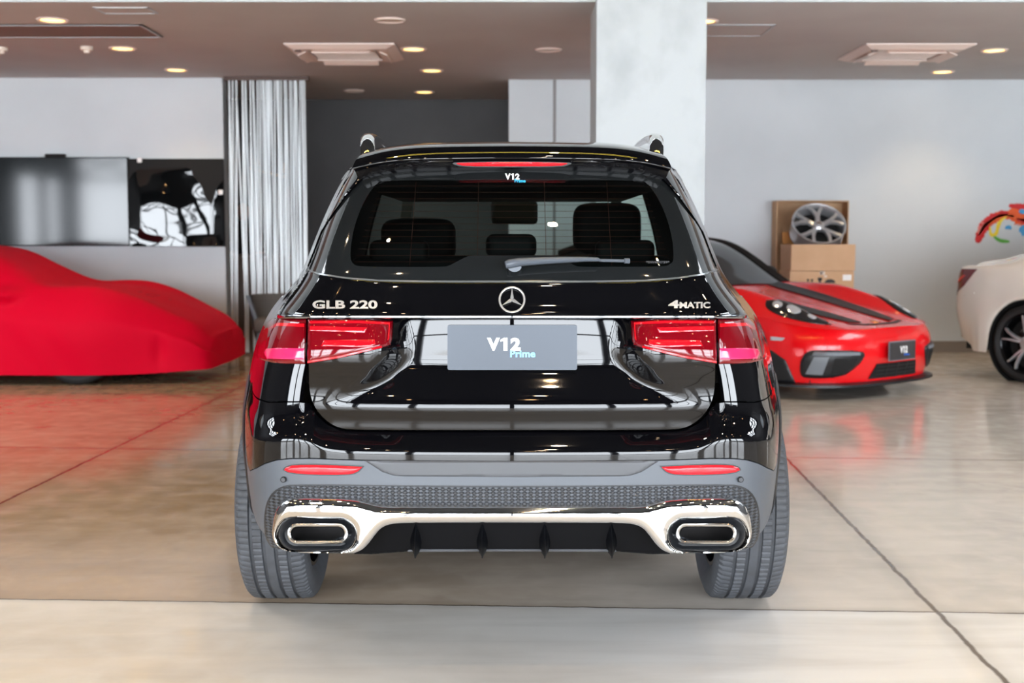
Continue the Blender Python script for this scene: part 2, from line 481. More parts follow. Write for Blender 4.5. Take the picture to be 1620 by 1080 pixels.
struct('trim_1', MB().box((0, YF-.015, ZC+.16), (XR-XL, .03, .32)), FASC)
# rear walls
xl0 = PX(355, 300, 13.4).x; xr0 = PX(805, 300, YB).x; xj = PX(877, 300, YB).x
struct('wall_back_left', MB().box(((XL+xl0)/2, 13.5, ZC/2), (xl0-XL, .2, ZC)), WALLW)
struct('wall_back_right', MB().box(((xr0+XR)/2, YB+.1, ZC/2), (XR-xr0, .2, ZC)), WALLW)
struct('trim_2', MB().box((xj, YB-.006, ZC/2), (.03, .012, ZC)), mat('wall_joint_grey', (140, 138, 138), .6))
struct('wall_recess_back', MB().box(((xl0+xr0)/2, YD+.1, ZC/2), (xr0-xl0+1.2, .2, ZC)), WALLD)
struct('wall_recess_left', MB().box((xl0-.55, (13.6+YD)/2, ZC/2), (.12, YD-13.6, ZC)), WALLD)
struct('wall_recess_right', MB().box((xr0+.06, (YB+.2+YD)/2, ZC/2), (.12, YD-YB-.2, ZC)), WALLD)
struct('baseboard_right', MB().box(((xr0+XR)/2, YB-.01, .06), (XR-xr0, .02, .12)), BASEB)
# side walls of the hall
for nm, x in (('wall_left', XL), ('wall_right', XR)):
    mb = MB(); s = 1 if x > 0 else -1
    mb.box((x + s*.1, (0+YD+.6)/2, ZH/2), (.2, YD+.6-0, ZH))
    mb.box((x + s*.1, (YN+0)/2, 4.05), (.2, 0-YN, 2.5))
    mb.box((x + s*.1, (YN+0)/2, .15), (.2, 0-YN, .3))
    struct(nm, mb, WALLD)
struct('wall_front', MB().box((0, YN-.1, 4.3), (XR-XL, .2, 2.0)), HALLC)
# glazed front of the hall behind the camera: steel posts, rails and bracing
def glazing(name, p0, p1, n, z0, z1):
    mb = MB(); p0 = Vector(p0); p1 = Vector(p1); d = (p1-p0); ang = math.atan2(d.y, d.x); L = d.length
    for i in range(n+1):
        p = p0.lerp(p1, i/n); mb.box((p.x, p.y, (z0+z1)/2), (.16 if i % 3 else .5, .2, z1-z0), rz=ang)
    for z in (z0+.04, 1.0, 2.6, z1-.04):
        c = p0.lerp(p1, .5); mb.box((c.x, c.y, z), (L, .1, .09), rz=ang)
    for i in range(n):
        a = p0.lerp(p1, i/n); b = p0.lerp(p1, (i+1)/n)
        for q, r in (((a, 2.6), (b, z1)), ((b, 2.6), (a, z1))):
            mb.tube([(q[0].x, q[0].y, q[1]), (r[0].x, r[0].y, r[1])], .05, 6)
    o = struct(name, mb, STEEL)
    return o
glazing('window_1', (XL, YN, 0), (XR, YN, 0), 12, 0, 3.3)
glazing('window_2', (XL, 0, 0), (XL, YN, 0), 2, .3, 2.8)
glazing('window_3', (XR, YN, 0), (XR, 0, 0), 2, .3, 2.8)
# column
cxa, cxb = PX(943.5, 150, 9.0).x, PX(1116.5, 150, 9.0).x
struct('pillar_1', MB().box(((cxa+cxb)/2, 9.35, ZH/2), (cxb-cxa, .7, ZH)), PLASTER)

# ------------------------------------------------------------------ ceiling fittings
def disc_lamp(u, v, lit, label, group):
    p = GP(u, v, ZC)
    r = empty('downlight', (p.x, p.y, ZC), 0, label, 'ceiling light', group)
    MB().lathe([(-.0005, .083), (-.014, .108), (-.0005, .122)], 40, 'Z').build('rim', ACM, r)
    MB().lathe([(-.004, .0005), (-.006, .05), (-.004, .09)], 40, 'Z').build('lamp', WARM if lit else OFFL, r)
    if lit:
        ld = bpy.data.lights.new('downlight_beam', 'SPOT'); ld.energy = 45; ld.color = (1, .74, .44)
        ld.spot_size = math.radians(105); ld.spot_blend = .9; ld.shadow_soft_size = .05
        lo = bpy.data.objects.new('downlight_beam', ld); COL.objects.link(lo); lo.parent = r; lo.location = (0, 0, -.03)
    return r
LG = 'round downlights in the low ceiling'
for u, v, lit, lab in (
    (83, 31, 1, 'lit round downlight just above the brownish ceiling hatch at far left'),
    (194, 76, 1, 'lit round downlight beside the white smoke detector at left'),
    (279, 110, 1, 'lit round downlight nearest the white wall over the dark screens'),
    (654, 77, 1, 'lit round downlight right beside the end of the left air conditioner'),
    (683, 111, 1, 'lit round downlight second in the row behind the left air conditioner'),
    (671, 145, 1, 'lit round downlight deepest in the ceiling above the charcoal recess'),
    (1112, 33, 1, 'lit round downlight peeking out behind the white plaster column'),
    (1573, 79, 1, 'lit round downlight just beyond the right end of right air conditioner'),
    (1491, 113, 1, 'lit round downlight nearest the wall below the right air conditioner'),
    (617, 31, 0, 'unlit round downlight ahead of the left air conditioner'),
    (868, 78, 0, 'unlit round downlight just left of the white plaster column'),
    (560, 143, 0, 'unlit round downlight deep in the ceiling right of the string curtain')):
    disc_lamp(u, v, lit, lab, LG)
def cassette(u0, u1, v0, v1, label, rz=0.0):
    a, b = GP(u0, v0, ZC), GP(u1, v0, ZC); c = GP((u0+u1)/2, v1, ZC)
    cx, y0, y1 = (a.x+b.x)/2, a.y, c.y; w = .95
    r = empty('air_conditioner', (cx, (y0+y1)/2, ZC-.001), rz, label, 'air conditioner', 'ceiling air conditioners')
    h = .475; mb = MB()
    # frame panel with bevelled lower edge and a square opening
    o, i, q = h, .40, .30
    ring = lambda s, z: [(-s, -s, z), (s, -s, z), (s, s, z), (-s, s, z)]
    R = [ring(o, -.003), ring(o, -.014), ring(i, -.045), ring(q, -.045), ring(q, -.015)]
    P = np.array([[R[k][j % 4] for j in range(5)] for k in range(5)])
    mb.grid(P, flip=True).build('panel', ACM, r, angle=20)
    MB().box((0, 0, -.022), (.58, .58, .012)).build('vent_grille', ACD, r)
    g = MB()
    for k in range(9): g.box((0, -.24 + .06*k, -.033), (.56, .02, .012))
    g.build('grille_slats', ACM, r)
    for k in range(4):
        MB().box((0, .355, -.058), (.50, .075, .008), rx=math.radians(-22)).build('louver', ACM, r).rotation_euler = (0, 0, k*math.pi/2)
    s = MB().box((-.37, -.37, -.05), (.05, .03, .02)); s.build('sensor', ACD, r)
    return r
cassette(448, 622, 66, 93, 'square ceiling air conditioner left of the white column')
cassette(1368, 1546, 68, 92, 'square ceiling air conditioner at the right over the boxes')
def detector(u, v, label):
    p = GP(u, v, ZC); r = empty('smoke_detector', (p.x, p.y, ZC), 0, label, 'smoke detector')
    MB().lathe([(0, .055), (-.025, .055), (-.035, .045), (-.035, .0005)], 32, 'Z').build('base', OFFL, r)
    MB().lathe([(-.035, .03), (-.055, .026), (-.06, .0005)], 24, 'Z').build('cap', OFFL, r)
detector(137, 74, 'small white smoke detector left of a lit downlight')
detector(2, 75, 'small white smoke detector cut by the left edge of frame')
def hatch(u0, u1, v0, v1, m, label, dz=.012):
    a, b, c = GP(u0, v0, ZC), GP(u1, v0, ZC), GP(u1, v1, ZC)
    w, d = b.x-a.x, c.y-a.y
    r = empty('ceiling_hatch', (a.x+w/2, a.y+d/2, ZC), 0, label, 'ceiling hatch')
    MB().box((0, 0, -dz/2), (w, d, dz)).build('panel', m, r)
    f = MB()
    for s in (-1, 1):
        f.box((s*(w/2-.01), 0, -dz/2-.004), (.02, d, dz)); f.box((0, s*(d/2-.01), -dz/2-.004), (w, .02, dz))
    f.build('frame', FASC, r)
hatch(-60, 224, 37.5, 57, mat('brown_hatch', (126, 96, 84), .6), 'brownish ceiling hatch with a pale rim at far left')
hatch(1119, 1228, 38, 56, CEIL, 'flush ceiling hatch just right of the white column', .006)
hatch(145, 235, 11, 21, CEIL, 'faint flush ceiling hatch above the brownish one', .004)
# high hall lamps (seen only in reflections)
k = 0
for ix in range(-3, 4):
    for iy in range(5):
        x = ix*2.3 + .4; y = -2.8 + iy*1.9
        o = MB().lathe([(-.02, .0005), (-.02, .045), (0, .05)], 14, 'Z').build('hall_ceiling_lamp', HALLL)
        o.location = (x, y, ZH)
        ld = bpy.data.lights.new('hall_beam', 'SPOT'); ld.energy = 95; ld.color = (1, .84, .64); ld.spot_size = math.radians(115); ld.spot_blend = 1; ld.shadow_soft_size = .05
        lo = bpy.data.objects.new('hall_beam', ld); COL.objects.link(lo); lo.location = (x, y, ZH-.03)
        tag(o, 'small round warm lamp in the high dark ceiling', 'ceiling light', 'lamps of the high hall ceiling')
for y, lab in ((4.65, 'nearer'), (4.95, 'farther')):
    o = MB().box((0, 0, -.02), (4.4, .035, .03)).build('ceiling_led_strip', LEDY); o.location = (0, y, ZH)
    tag(o, 'yellow lamp strip across the high ceiling, %s of two' % lab, 'lamp strip', 'lamp strips of the high ceiling')
# ================================================================== black SUV (local: x right, y forward, z up; y=0 is the rear bumper face)
YR = 3.37
SUV = empty('suv', (0, YR, 0), 0, 'black compact SUV seen square from behind, with chrome exhaust trim and grey plate', 'car')
# plan curve: half width against distance from the rear face
plan = [(0, 0), (.2, .004), (.35, .014), (.5, .036), (.6, .068), (.68, .12), (.73, .20), (.77, .33), (.82, .54), (.865, .75), (.9, .95),
        (.905, 1.2), (.895, 1.6), (.885, 2.2), (.885, 3.0), (.9, 3.55), (.905, 3.85), (.885, 4.2), (.81, 4.43), (.62, 4.56), (.3, 4.625), (0, 4.634)]
_px = np.array([p[0] for p in plan]); _py = np.array([p[1] for p in plan])
_t = np.concatenate([[0], np.cumsum(np.hypot(np.diff(_px), np.diff(_py)))])
SS = np.linspace(0, _t[-1], 3000)
XI = gsmooth(pchip(_t, _px, SS), 16); ET = gsmooth(pchip(_t, _py, SS), 16)
XI[0] = 0; ET = ET - ET[0]
_k = int(np.searchsorted(ET, 1.05)); _bx = np.maximum.accumulate(XI[:_k]) + np.arange(_k)*1e-7; _by = ET[:_k]
def Bf(xi):
    xi = np.abs(xi); e = np.interp(xi, _bx, _by); return e + np.maximum(0, xi - _bx[-1]) * 14
xi_of = lambda s: np.interp(s, SS, XI)
et_of = lambda s: np.interp(s, SS, ET)
s_of_xi = lambda xi: np.interp(np.abs(xi), _bx, SS[:_k])
s_of_et = lambda e: np.interp(e, ET, SS)
YBASE = Curve([(.26, .15), (.32, .12), (.38, .07), (.45, .025), (.52, 0), (.60, 0), (.66, 0), (.70, .014), (.735, .043), (.78, .052), (.86, .056), (.95, .056), (1.02, .06), (1.12, .088), (1.2, .14), (1.43, .335), (1.47, .37), (1.56, .45)], .012)
ASIL = Curve([(190, 170), (225, 215), (242, 232), (258, 252), (272, 263), (300, 279), (355, 304), (419, 329), (436, 337), (458, 355), (478, 373), (498, 387), (525, 398), (553, 408), (589, 415), (609, 419), (650, 424), (690, 424), (720, 422), (748, 418), (801, 414), (837, 404), (859, 391), (900, 375)], 6)
YFRONT = Curve([(.2, 4.634), (1.0, 4.634), (1.03, 3.55), (1.42, 2.62), (1.5, 2.45), (1.56, 2.4)], .004)
def yadj(e, z):
    """car y from plan distance e at height z"""
    y = e + YBASE(z) * (1 - sstep(.45, 1.5, e))
    f = (YFRONT(z) - 1.5) / (4.634 - 1.5)
    return np.where(y > 1.5, 1.5 + (y - 1.5) * f, y)
# half-width factor per height, so that the outline fits the car's
_zs = np.linspace(.26, 1.56, 90); _ws = []
_e = ET[:_k]; _x = XI[:_k]
for z in _zs:
    lo, hi = .3, 1.2
    for _ in range(26):
        w = (lo + hi) / 2
        a, v = project(w*_x, YR + yadj(_e, z), np.full_like(_x, z))
        if np.max(a - ASIL(v)) > 0: hi = w
        else: lo = w
    _ws.append(lo)
_ws = gsmooth(np.array(_ws), 1.6)
W = lambda z: np.interp(z, _zs, _ws)
def S_base(x, z):
    e = Bf(x / W(z)); return e + YBASE(z) * (1 - sstep(.45, 1.5, e))
# tailgate relief
C_IN = Curve([(.69, .045), (.712, .020), (.745, -.006), (.776, -.018), (.795, -.014), (.852, .018), (.872, .031), (.90, .036), (1.04, .036)], .006)
C_OUT = Curve([(.69, .045), (.712, .020), (.745, -.006), (.776, -.018), (.81, -.021), (.86, -.036), (.90, -.054), (.93, -.056), (.98, -.04), (1.04, -.034)], .006)
X_R = Curve([(.69, .60), (.75, .60), (.776, .50), (.82, .415), (.87, .345), (.93, .325), (1.04, .345)], .01)
def S_gate(x, z):
    m = sstep(X_R(z) - .055, X_R(z) + .055, np.abs(x))
    return S_base(x, z) + lerp(C_IN(z), C_OUT(z), m)
C_UP = Curve([(.99, -.032), (1.02, -.030), (1.05, -.014), (1.10, -.004), (1.13, 0), (1.2, 0)], .006)
def S_up(x, z): return S_base(x, z) + C_UP(z)
def S_glass(x, z): return S_base(x, z) + .004
ZCR = Curve([(0, .661), (.42, .661), (.5, .667), (.54, .682), (.58, .690), (.65, .683), (.74, .668), (.82, .65), (.95, .63)], .01)
_rz = np.linspace(-.3, .3, 600); _rr = gsmooth(np.maximum(0, _rz) * 1.1, 6)
def shelf(xi, z):
    xi = np.abs(xi); return np.minimum(np.interp(z - ZCR(xi), _rz, _rr), YBASE(z) + .001 + .12*(1 - sstep(.50, .585, xi)))
def S_bump(x, z):
    xi = x / W(z); return Bf(xi) + shelf(xi, z) + YBASE(np.minimum(z, .6))

def hit(a, v, S):
    a = np.atleast_1d(np.asarray(a, float)); v = np.atleast_1d(np.asarray(v, float))
    out = np.zeros((len(a), 3)); Y = np.linspace(3.2, 4.75, 150)
    for i0 in range(0, len(a), 4000):
        kx, kz = rayk(a[i0:i0+4000], v[i0:i0+4000])
        g = lambda yy: YR + S(kx[:, None]*yy, HC + kz[:, None]*yy) - yy
        G = g(np.broadcast_to(Y, (len(kx), len(Y))))
        neg = G <= 0; has = neg.any(1); j = np.where(has, neg.argmax(1), 1); j = np.maximum(j, 1)
        r = np.arange(len(kx))
        y0, y1, g0, g1 = Y[j-1].copy(), Y[j].copy(), G[r, j-1].copy(), G[r, j].copy()
        for _ in range(6):
            ym = y0 + (y1-y0) * np.clip(g0/np.where(np.abs(g0-g1) < 1e-12, 1e-12, g0-g1), 0.05, .95)
            gm = g(ym[:, None])[:, 0]
            up = gm > 0
            y0 = np.where(up, ym, y0); g0 = np.where(up, gm, g0); y1 = np.where(up, y1, ym); g1 = np.where(up, g1, gm)
        ys = (y0*(-g1) + y1*g0) / np.maximum(g0-g1, 1e-12)
        ys = np.where(has, ys, Y[np.abs(G).argmin(1)])
        out[i0:i0+4000] = np.stack([kx*ys, ys - YR, HC + kz*ys], 1)
    # keep grazing hits from running round the flank
    em = .40 if S in (S_up, S_glass) or S is globals().get('S_trim') else .62
    x, z = out[:, 0], out[:, 2]; far = Bf(x / W(z)) > em
    if far.any():
        out[far, 0] = np.sign(x[far]) * W(z[far]) * float(xi_of(s_of_et(em))); out[far, 1] = S(out[far, 0], out[far, 2])
    return out
def sym(half):
    h = list(half); return h + [(-a, v) for a, v in h[::-1] if abs(a) > 1e-6]
def seg_dist(P, polys):
    d = np.full(len(P), 1e9); near = np.zeros_like(P)
    for poly in polys:
        q = np.asarray(poly, float)
        for A, B in zip(q, np.roll(q, -1, 0)):
            ab = B - A; L2 = (ab**2).sum()
            if L2 < 1e-12: continue
            t = np.clip(((P - A) @ ab) / L2, 0, 1); c = A + t[:, None]*ab
            dd = np.hypot(*(P - c).T); m = dd < d
            d[m] = dd[m]; near[m] = c[m]
    return d, near
def inside(P, polys):
    r = np.zeros(len(P), bool)
    for poly in polys:
        q = np.asarray(poly, float)
        for A, B in zip(q, np.roll(q, -1, 0)):
            if A[1] == B[1]: continue
            c = (A[1] > P[:, 1]) != (B[1] > P[:, 1])
            r ^= c & (P[:, 0] < (B[0]-A[0]) * (P[:, 1]-A[1]) / (B[1]-A[1]) + A[0])
    return r
def smooth_poly(poly, k=2, keep=50):
    """round off the corners of a closed outline (Chaikin); corners sharper than keep degrees stay"""
    for _ in range(k):
        n = len(poly); o = []
        for i in range(n):
            p, c, q = (np.array(poly[(i+j) % n], float) for j in (-1, 0, 1))
            a, b = c - p, q - c
            ang = math.degrees(math.acos(max(-1, min(1, float(a@b)/(np.hypot(*a)*np.hypot(*b)+1e-12)))))
            if ang > keep: o.append(tuple(c))
            else: o += [tuple(c - a*.25), tuple(c + b*.25)]
        poly = o
    return poly
def region(poly, S, step=3.0, off=0.0, R=0.0, H=0.0, thick=.010, holes=(), mapper=None, flip=False, ydir=1.0):
    """fill an outline with a fine grid laid on surface S. off = lift, H/R = rounded edge height and radius (px), thick = return edge"""
    polys = [poly] + list(holes)
    q = np.asarray(poly, float); lo = q.min(0) - step*.6; hi = q.max(0) + step*.6
    nu = int(math.ceil((hi[0]-lo[0])/step)) + 1; nv = int(math.ceil((hi[1]-lo[1])/step)) + 1
    U, V = np.meshgrid(np.linspace(lo[0], hi[0], nu), np.linspace(lo[1], hi[1], nv), indexing='ij')
    P = np.stack([U.ravel(), V.ravel()], 1)
    ins = inside(P, polys); d, near = seg_dist(P, polys)
    Q = np.where(ins[:, None], P, near); d = np.where(ins, d, 0)
    snap = ins & (d < step*.28); Q[snap] = near[snap]; d[snap] = 0
    I = ins.reshape(nu, nv); used = {}; faces = []; order = []
    def idx(k):
        if k not in used: used[k] = len(order); order.append(k)
        return used[k]
    for i in range(nu-1):
        for j in range(nv-1):
            if I[i, j] or I[i+1, j] or I[i, j+1] or I[i+1, j+1]:
                f = [idx(i*nv+j), idx(i*nv+j+1), idx((i+1)*nv+j+1), idx((i+1)*nv+j)]
                faces.append(tuple(f[::-1] if flip else f))
    Q = Q[order]; d = d[order]
    X = hit(Q[:, 0], Q[:, 1], S) if mapper is None else mapper(Q[:, 0], Q[:, 1])
    lift = off + (H * np.sqrt(np.maximum(0, 1 - (1 - np.clip(d/R, 0, 1))**2)) if R else 0)
    if mapper is None:
        X[:, 1] -= lift
    else: X = mapper(Q[:, 0], Q[:, 1], lift)
    # merge coincident snapped points before looking for the border
    key = {}; rm = np.zeros(len(X), int)
    for i, p in enumerate(np.round(X, 6)):
        rm[i] = key.setdefault(tuple(p), i)
    F = []
    for f in faces:
        g = []
        for i in (rm[k] for k in f):
            if not g or g[-1] != i: g.append(int(i))
        if len(g) > 1 and g[0] == g[-1]: g.pop()
        if len(g) >= 3 and len(set(g)) == len(g): F.append(tuple(g))
    cnt = {}
    for f in F:
        for a, b in zip(f, f[1:] + f[:1]): cnt[(a, b)] = cnt.get((a, b), 0) + 1
    vs = [tuple(p) for p in X]
    if thick:
        back = {}
        for (a, b) in list(cnt):
            if (b, a) not in cnt:
                for k in (a, b):
                    if k not in back:
                        p = X[k].copy()
                        if mapper is None: p[1] += thick
                        else: p = mapper(Q[k:k+1, 0], Q[k:k+1, 1], np.array([lift[k] if hasattr(lift, '__len__') else lift]) - thick)[0]
                        back[k] = len(vs); vs.append(tuple(p))
                F.append((b, a, back[a], back[b]))
    return vs, F
def panel(name, poly, S, m, parent=None, step=3.0, **k):
    ang = k.pop('angle', 38)
    return MB().add(*region(poly, S, step, **k)).build(name, m, parent or SUV, angle=ang, weld=1e-6)
def rrect(a, v, hw, hh, r, n=8):
    o = []
    for cx, cy, t0 in ((hw-r, hh-r, 0), (-hw+r, hh-r, 90), (-hw+r, -hh+r, 180), (hw-r, -hh+r, 270)):
        for i in range(n+1):
            t = math.radians(t0 + 90*i/n); o.append((a + cx + r*math.cos(t), v + cy + r*math.sin(t)))
    return o
def flip(poly): return [(-a, v) for a, v in poly]
def FS(s, z, side=1, out=0.0):
    """point of the body side: s along the plan curve, z height"""
    z = np.asarray(z, float); w = W(np.clip(z, .26, 1.56)); x = w * xi_of(s); y = yadj(et_of(s), z)
    e = 1e-3; x2 = w*xi_of(s+e); y2 = yadj(et_of(s+e), z); l = np.hypot(x2-x, y2-y) + 1e-12
    return np.stack([side*(x + out*(y2-y)/l), y - out*(x2-x)/l, z + 0*x], -1)
def sheet(P, side, thick=.012):
    """open grid with a folded-in border; side=+1 is the right flank"""
    mb = MB(); P = np.asarray(P, float); fl = side > 0
    mb.grid(P, flip=not fl)
    n, m = P.shape[:2]
    ctr = np.array((0, P[..., 1].mean(), P[..., 2].mean()))
    ring = [P[i, 0] for i in range(n)] + [P[n-1, j] for j in range(1, m)] + [P[i, m-1] for i in range(n-2, -1, -1)] + [P[0, j] for j in range(m-2, 0, -1)]
    ring = np.array(ring); v = ctr - ring; v[:, 2] *= .0; v /= np.linalg.norm(v, axis=1)[:, None] + 1e-9
    Q = np.stack([ring, ring + v*thick], 1); Q = np.concatenate([Q, Q[:1]], 0)
    mb.grid(Q, flip=not fl)
    return mb

# ---------------- tailgate
LETT = mat('silver_letters', (198, 197, 196), .36, metal=.65)
GATE = empty('tailgate', (0, 0, 0)); GATE.parent = SUV
gate_low = [(0, 680), (180, 680), (240, 679.5), (262, 678.5), (276, 675.5), (290, 668), (304, 655), (314, 640), (319.5, 622), (321.5, 600), (321, 503), (0, 503)]
panel('lower_panel', smooth_poly(sym(gate_low), 1, 40), S_gate, PAINT, GATE, 2.6, thick=.03)
gate_up = [(0, 446.5), (125, 446.5), (210, 445), (263, 440.8), (306, 434), (329, 427), (344, 448), (358, 474), (371, 498), (0, 498)]
panel('upper_panel', smooth_poly(sym(gate_up), 1, 30), S_up, PAINT, GATE, 2.6, off=0, R=5, H=.004, thick=.03)
S_trim = lambda x, z: S_up(x, 1.012 + 0*z)
panel('edge_reflection_strip', sym([(0, 497.6), (371, 497.6), (372.5, 500.5), (369, 503.5), (0, 504)]), S_trim, mat('bright_edge_reflection', (150, 154, 158), .08, metal=1), GATE, 1.6, off=.006, R=3, H=.004, thick=.02)  # metal strip stands in for the reflection along the painted edge
# glass
g_out = [(0, 268), (236, 268), (240, 280), (265, 311), (292, 350), (318, 402), (327, 424.5), (305, 432), (263, 438.4), (210, 442.5), (125, 444), (0, 444)]
g_in = [(0, 404), (66, 404), (74, 406.5), (100, 420.5), (108, 422), (240, 422), (252, 418), (257, 408), (252, 366), (240, 330), (225, 303), (213, 288), (200, 285), (0, 285)]
g_in = smooth_poly(sym(g_in), 2, 70); g_out = smooth_poly(sym(g_out), 1, 40)
RW = panel('rear_window_border', g_out, S_glass, FRIT, GATE, 3, holes=[g_in], thick=.008)
panel('rear_window_glass', g_in, S_glass, TINT, RW, 6, thick=0, off=.0003)
hw = MB()
def strip_on(pts, w, S, off):
    """thin ribbon along a pixel polyline"""
    p = np.array(pts, float); t = np.gradient(p, axis=0); t /= np.hypot(*t.T)[:, None]; n = np.stack([-t[:, 1], t[:, 0]], 1)
    A = hit(*(p + n*w/2).T, S); B = hit(*(p - n*w/2).T, S); A[:, 1] -= off; B[:, 1] -= off
    return np.stack([A, B], 1)
for k in range(13):
    v = 294 + k*10; w = 208 + (v-290)*.34
    w = min(w, 250)
    hw.grid(strip_on([(a, v) for a in np.linspace(-w, w, 24)], .55, S_glass, -.003))
for a0, a1 in ((-152, -162), (-53, -55), (51, 54), (150, 158)):
    hw.grid(strip_on([(lerp(a0, a1, t), lerp(288, 403 if abs(a0) < 60 else 420, t)) for t in np.linspace(0, 1, 12)], .8, S_glass, -.003))
hw.build('heating_wires', HEATW, RW, smooth=False)
panel('glass_edge_glint', sym([(0, 443.6), (125, 443.6), (210, 442.1), (263, 438), (305, 431.5), (328, 423.8), (329, 426), (306, 434), (263, 440.6), (210, 444.9), (125, 446.4), (0, 446.4)]), S_glass, mat('grey_edge_glint', (120, 124, 126), .2, metal=.6), RW, 1.3, off=.006, thick=.01)  # grey ribbon stands in for the bright reflected line below the glass
# lettering on the glass
def on(S, off=0.0):
    def place(a, v, out):
        p = hit([a], [v], S)[0]; return (p[0], p[1] - off - out, p[2])
    return place
def letters(name, body, u0, u1, v0, v1, S, m, parent, off=.001, **k):
    if S is S_up: off = .0045
    pl = on(S, off)
    vs, fs = v12_shape(u0-810, u1-810, v1, v0, pl, k.get('depth', .003)) if body == 'V12' else fit_text(body, u0-810, u1-810, v1, v0, pl, **k)
    return MB().add(vs, fs).build(name, m, parent, smooth=True, angle=30, weld=0)
letters('lettering', 'V12', 799, 822, 274.5, 284, S_glass, WHITE, RW, bold=.045, depth=.0006)
letters('lettering', 'Prime', 814, 831.5, 283.2, 288.6, S_glass, BLUE2, RW, bold=.03, depth=.0006, off=.0016)
letters('etching', '*SW400759*', 1022, 1059, 412.5, 416.5, S_glass, CLAD, RW, bold=.01, depth=.0004)
# tail lamps: inner half on the tailgate, outer half on the quarter panel
lamp_in = smooth_poly([(322, 505), (323, 575), (272, 566.5), (205, 550), (192, 545), (189.5, 535), (188, 507), (240, 504.5)], 1, 45)
lamp_out = [(324.5, 504), (376, 501.5), (386, 508), (396, 526), (402, 548), (402.5, 561), (398, 568), (372, 574.5), (326, 575.5)]
lamp_out = smooth_poly(lamp_out, 1, 45)
for sg in (1, -1):
    f = (lambda p: p) if sg > 0 else flip
    L1 = panel('tail_lamp', f(lamp_in), S_gate, LAMP, GATE, 1.8, off=.008, R=9, H=.012, thick=.04)
    S_l = S_gate
    panel('light_bar', f(smooth_poly([(216, 536), (296, 537), (300, 546), (226, 548.5), (215, 543)], 1, 60)), S_gate, LAMPB, L1, 1.6, off=.0205, R=4, H=.0015, thick=.004)
    panel('light_edge', f([(206, 546), (272, 562), (322, 570), (322, 573), (272, 564.8), (204, 548.5)]), S_gate, LAMPB, L1, 1.3, off=.0185, thick=.006)
    panel('light_edge', f([(192, 509), (240, 506.5), (318, 507), (318, 510.5), (240, 510), (200, 513), (203, 532), (198, 541), (193, 534)]), S_gate, LAMPB, L1, 1.3, off=.019, thick=.008)
    panel('light_bar', f(smooth_poly([(228, 517), (318, 515), (318, 522), (232, 525)], 1, 60)), S_gate, LAMPB, L1, 1.6, off=.0203, R=4, H=.001, thick=.004)
# plate
pl_S = lambda x, z: 0*x + .078 + (z - .93)*.02
PL = panel('number_plate', rrect(0.5, 549.5, 102.5, 35.5, 2.5, 3), pl_S, PLATE, GATE, 8, off=.0, thick=.012)
letters('lettering', 'V12', 770.5, 823.5, 534, 554.5, pl_S, WHITE, PL, bold=.045, depth=.0012)
letters('lettering', 'Prime', 807, 847, 553.5, 565, pl_S, BLUE, PL, bold=.028, depth=.0012, off=.0018)
# badge: ring and three-pointed star
bc = hit([0], [473.5], S_up)[0]; bx = .0362; bz = .0352
n_t = Vector((0, -1, .32)).normalized()
BADGE = MB()
def bp(x, z, out=0.0):
    y = float(S_up(np.array([bc[0] + x]), np.array([bc[2] + z]))[0]); return (bc[0] + x, y - .006 - out, bc[2] + z)
ringp = []
for i in range(65):
    t = 2*math.pi*i/64; row = []
    for j in range(9):
        q = 2*math.pi*j/8; r = 1 - .07 + .075*math.cos(q); row.append(bp(bx*r*math.sin(t), bz*r*math.cos(t), .003 + .003*math.sin(q)))
    ringp.append(row)
BADGE.grid(ringp)
for k in range(3):
    t = 2*math.pi*k/3; d = np.array((math.sin(t), math.cos(t))); n_ = np.array((d[1], -d[0]))
    tip = d*.93; base = .22
    l = n_*base*.62 + d*.10; r = -n_*base*.62 + d*.10
    ps = [bp(0, 0, .009), bp(bx*l[0], bz*l[1], .001), bp(bx*tip[0], bz*tip[1], .003), bp(bx*r[0], bz*r[1], .001)]
    nb = d*-.14
    BADGE.add(ps, [(0, 2, 1), (0, 3, 2)])
BADGE.build('star_badge', LETT, GATE, angle=25)
letters('model_lettering', 'GLB 220', 495, 597.5, 474.6, 488, S_up, LETT, GATE, bold=.03, depth=.003)
letters('model_lettering', '4', 1057, 1074, 474.5, 487, S_up, LETT, GATE, bold=.04, depth=.003)
letters('model_lettering', 'MATIC', 1074.5, 1123, 477.2, 487.2, S_up, LETT, GATE, bold=.035, depth=.003)
# wiper
WP = MB()
wp = lambda u, v, out: (lambda p: (p[0], p[1]-out, p[2]))(hit([u-810], [v], S_glass)[0])
path = [(800, 418.5), (806, 417), (820, 414.5), (850, 412.3), (890, 410.5), (925, 409.6), (944, 410), (948, 411)]
WP.tube([wp(u, v, .03) for u, v in path], [.012, .018, .020, .017, .015, .013, .012, .004], 12, ry=[.010, .013, .012, .0105, .009, .007, .006, .003])
WIP = WP.build('wiper', WIPER, GATE)
b2 = MB(); b2.tube([wp(947, 411.5, .018), (wp(993, 412.5, .014))], .0045, 8); b2.build('wiper_blade', WIPER, WIP)
MB().tube([wp(987, 412.4, .015), wp(995, 412.6, .014)], .0075, 8).build('blade_clip', WIPER, WIP)
MB().tube([wp(814, 421, .0), wp(814, 421, .026)], .019, 20, ry=.015).build('wiper_pivot', WIPER, WIP)

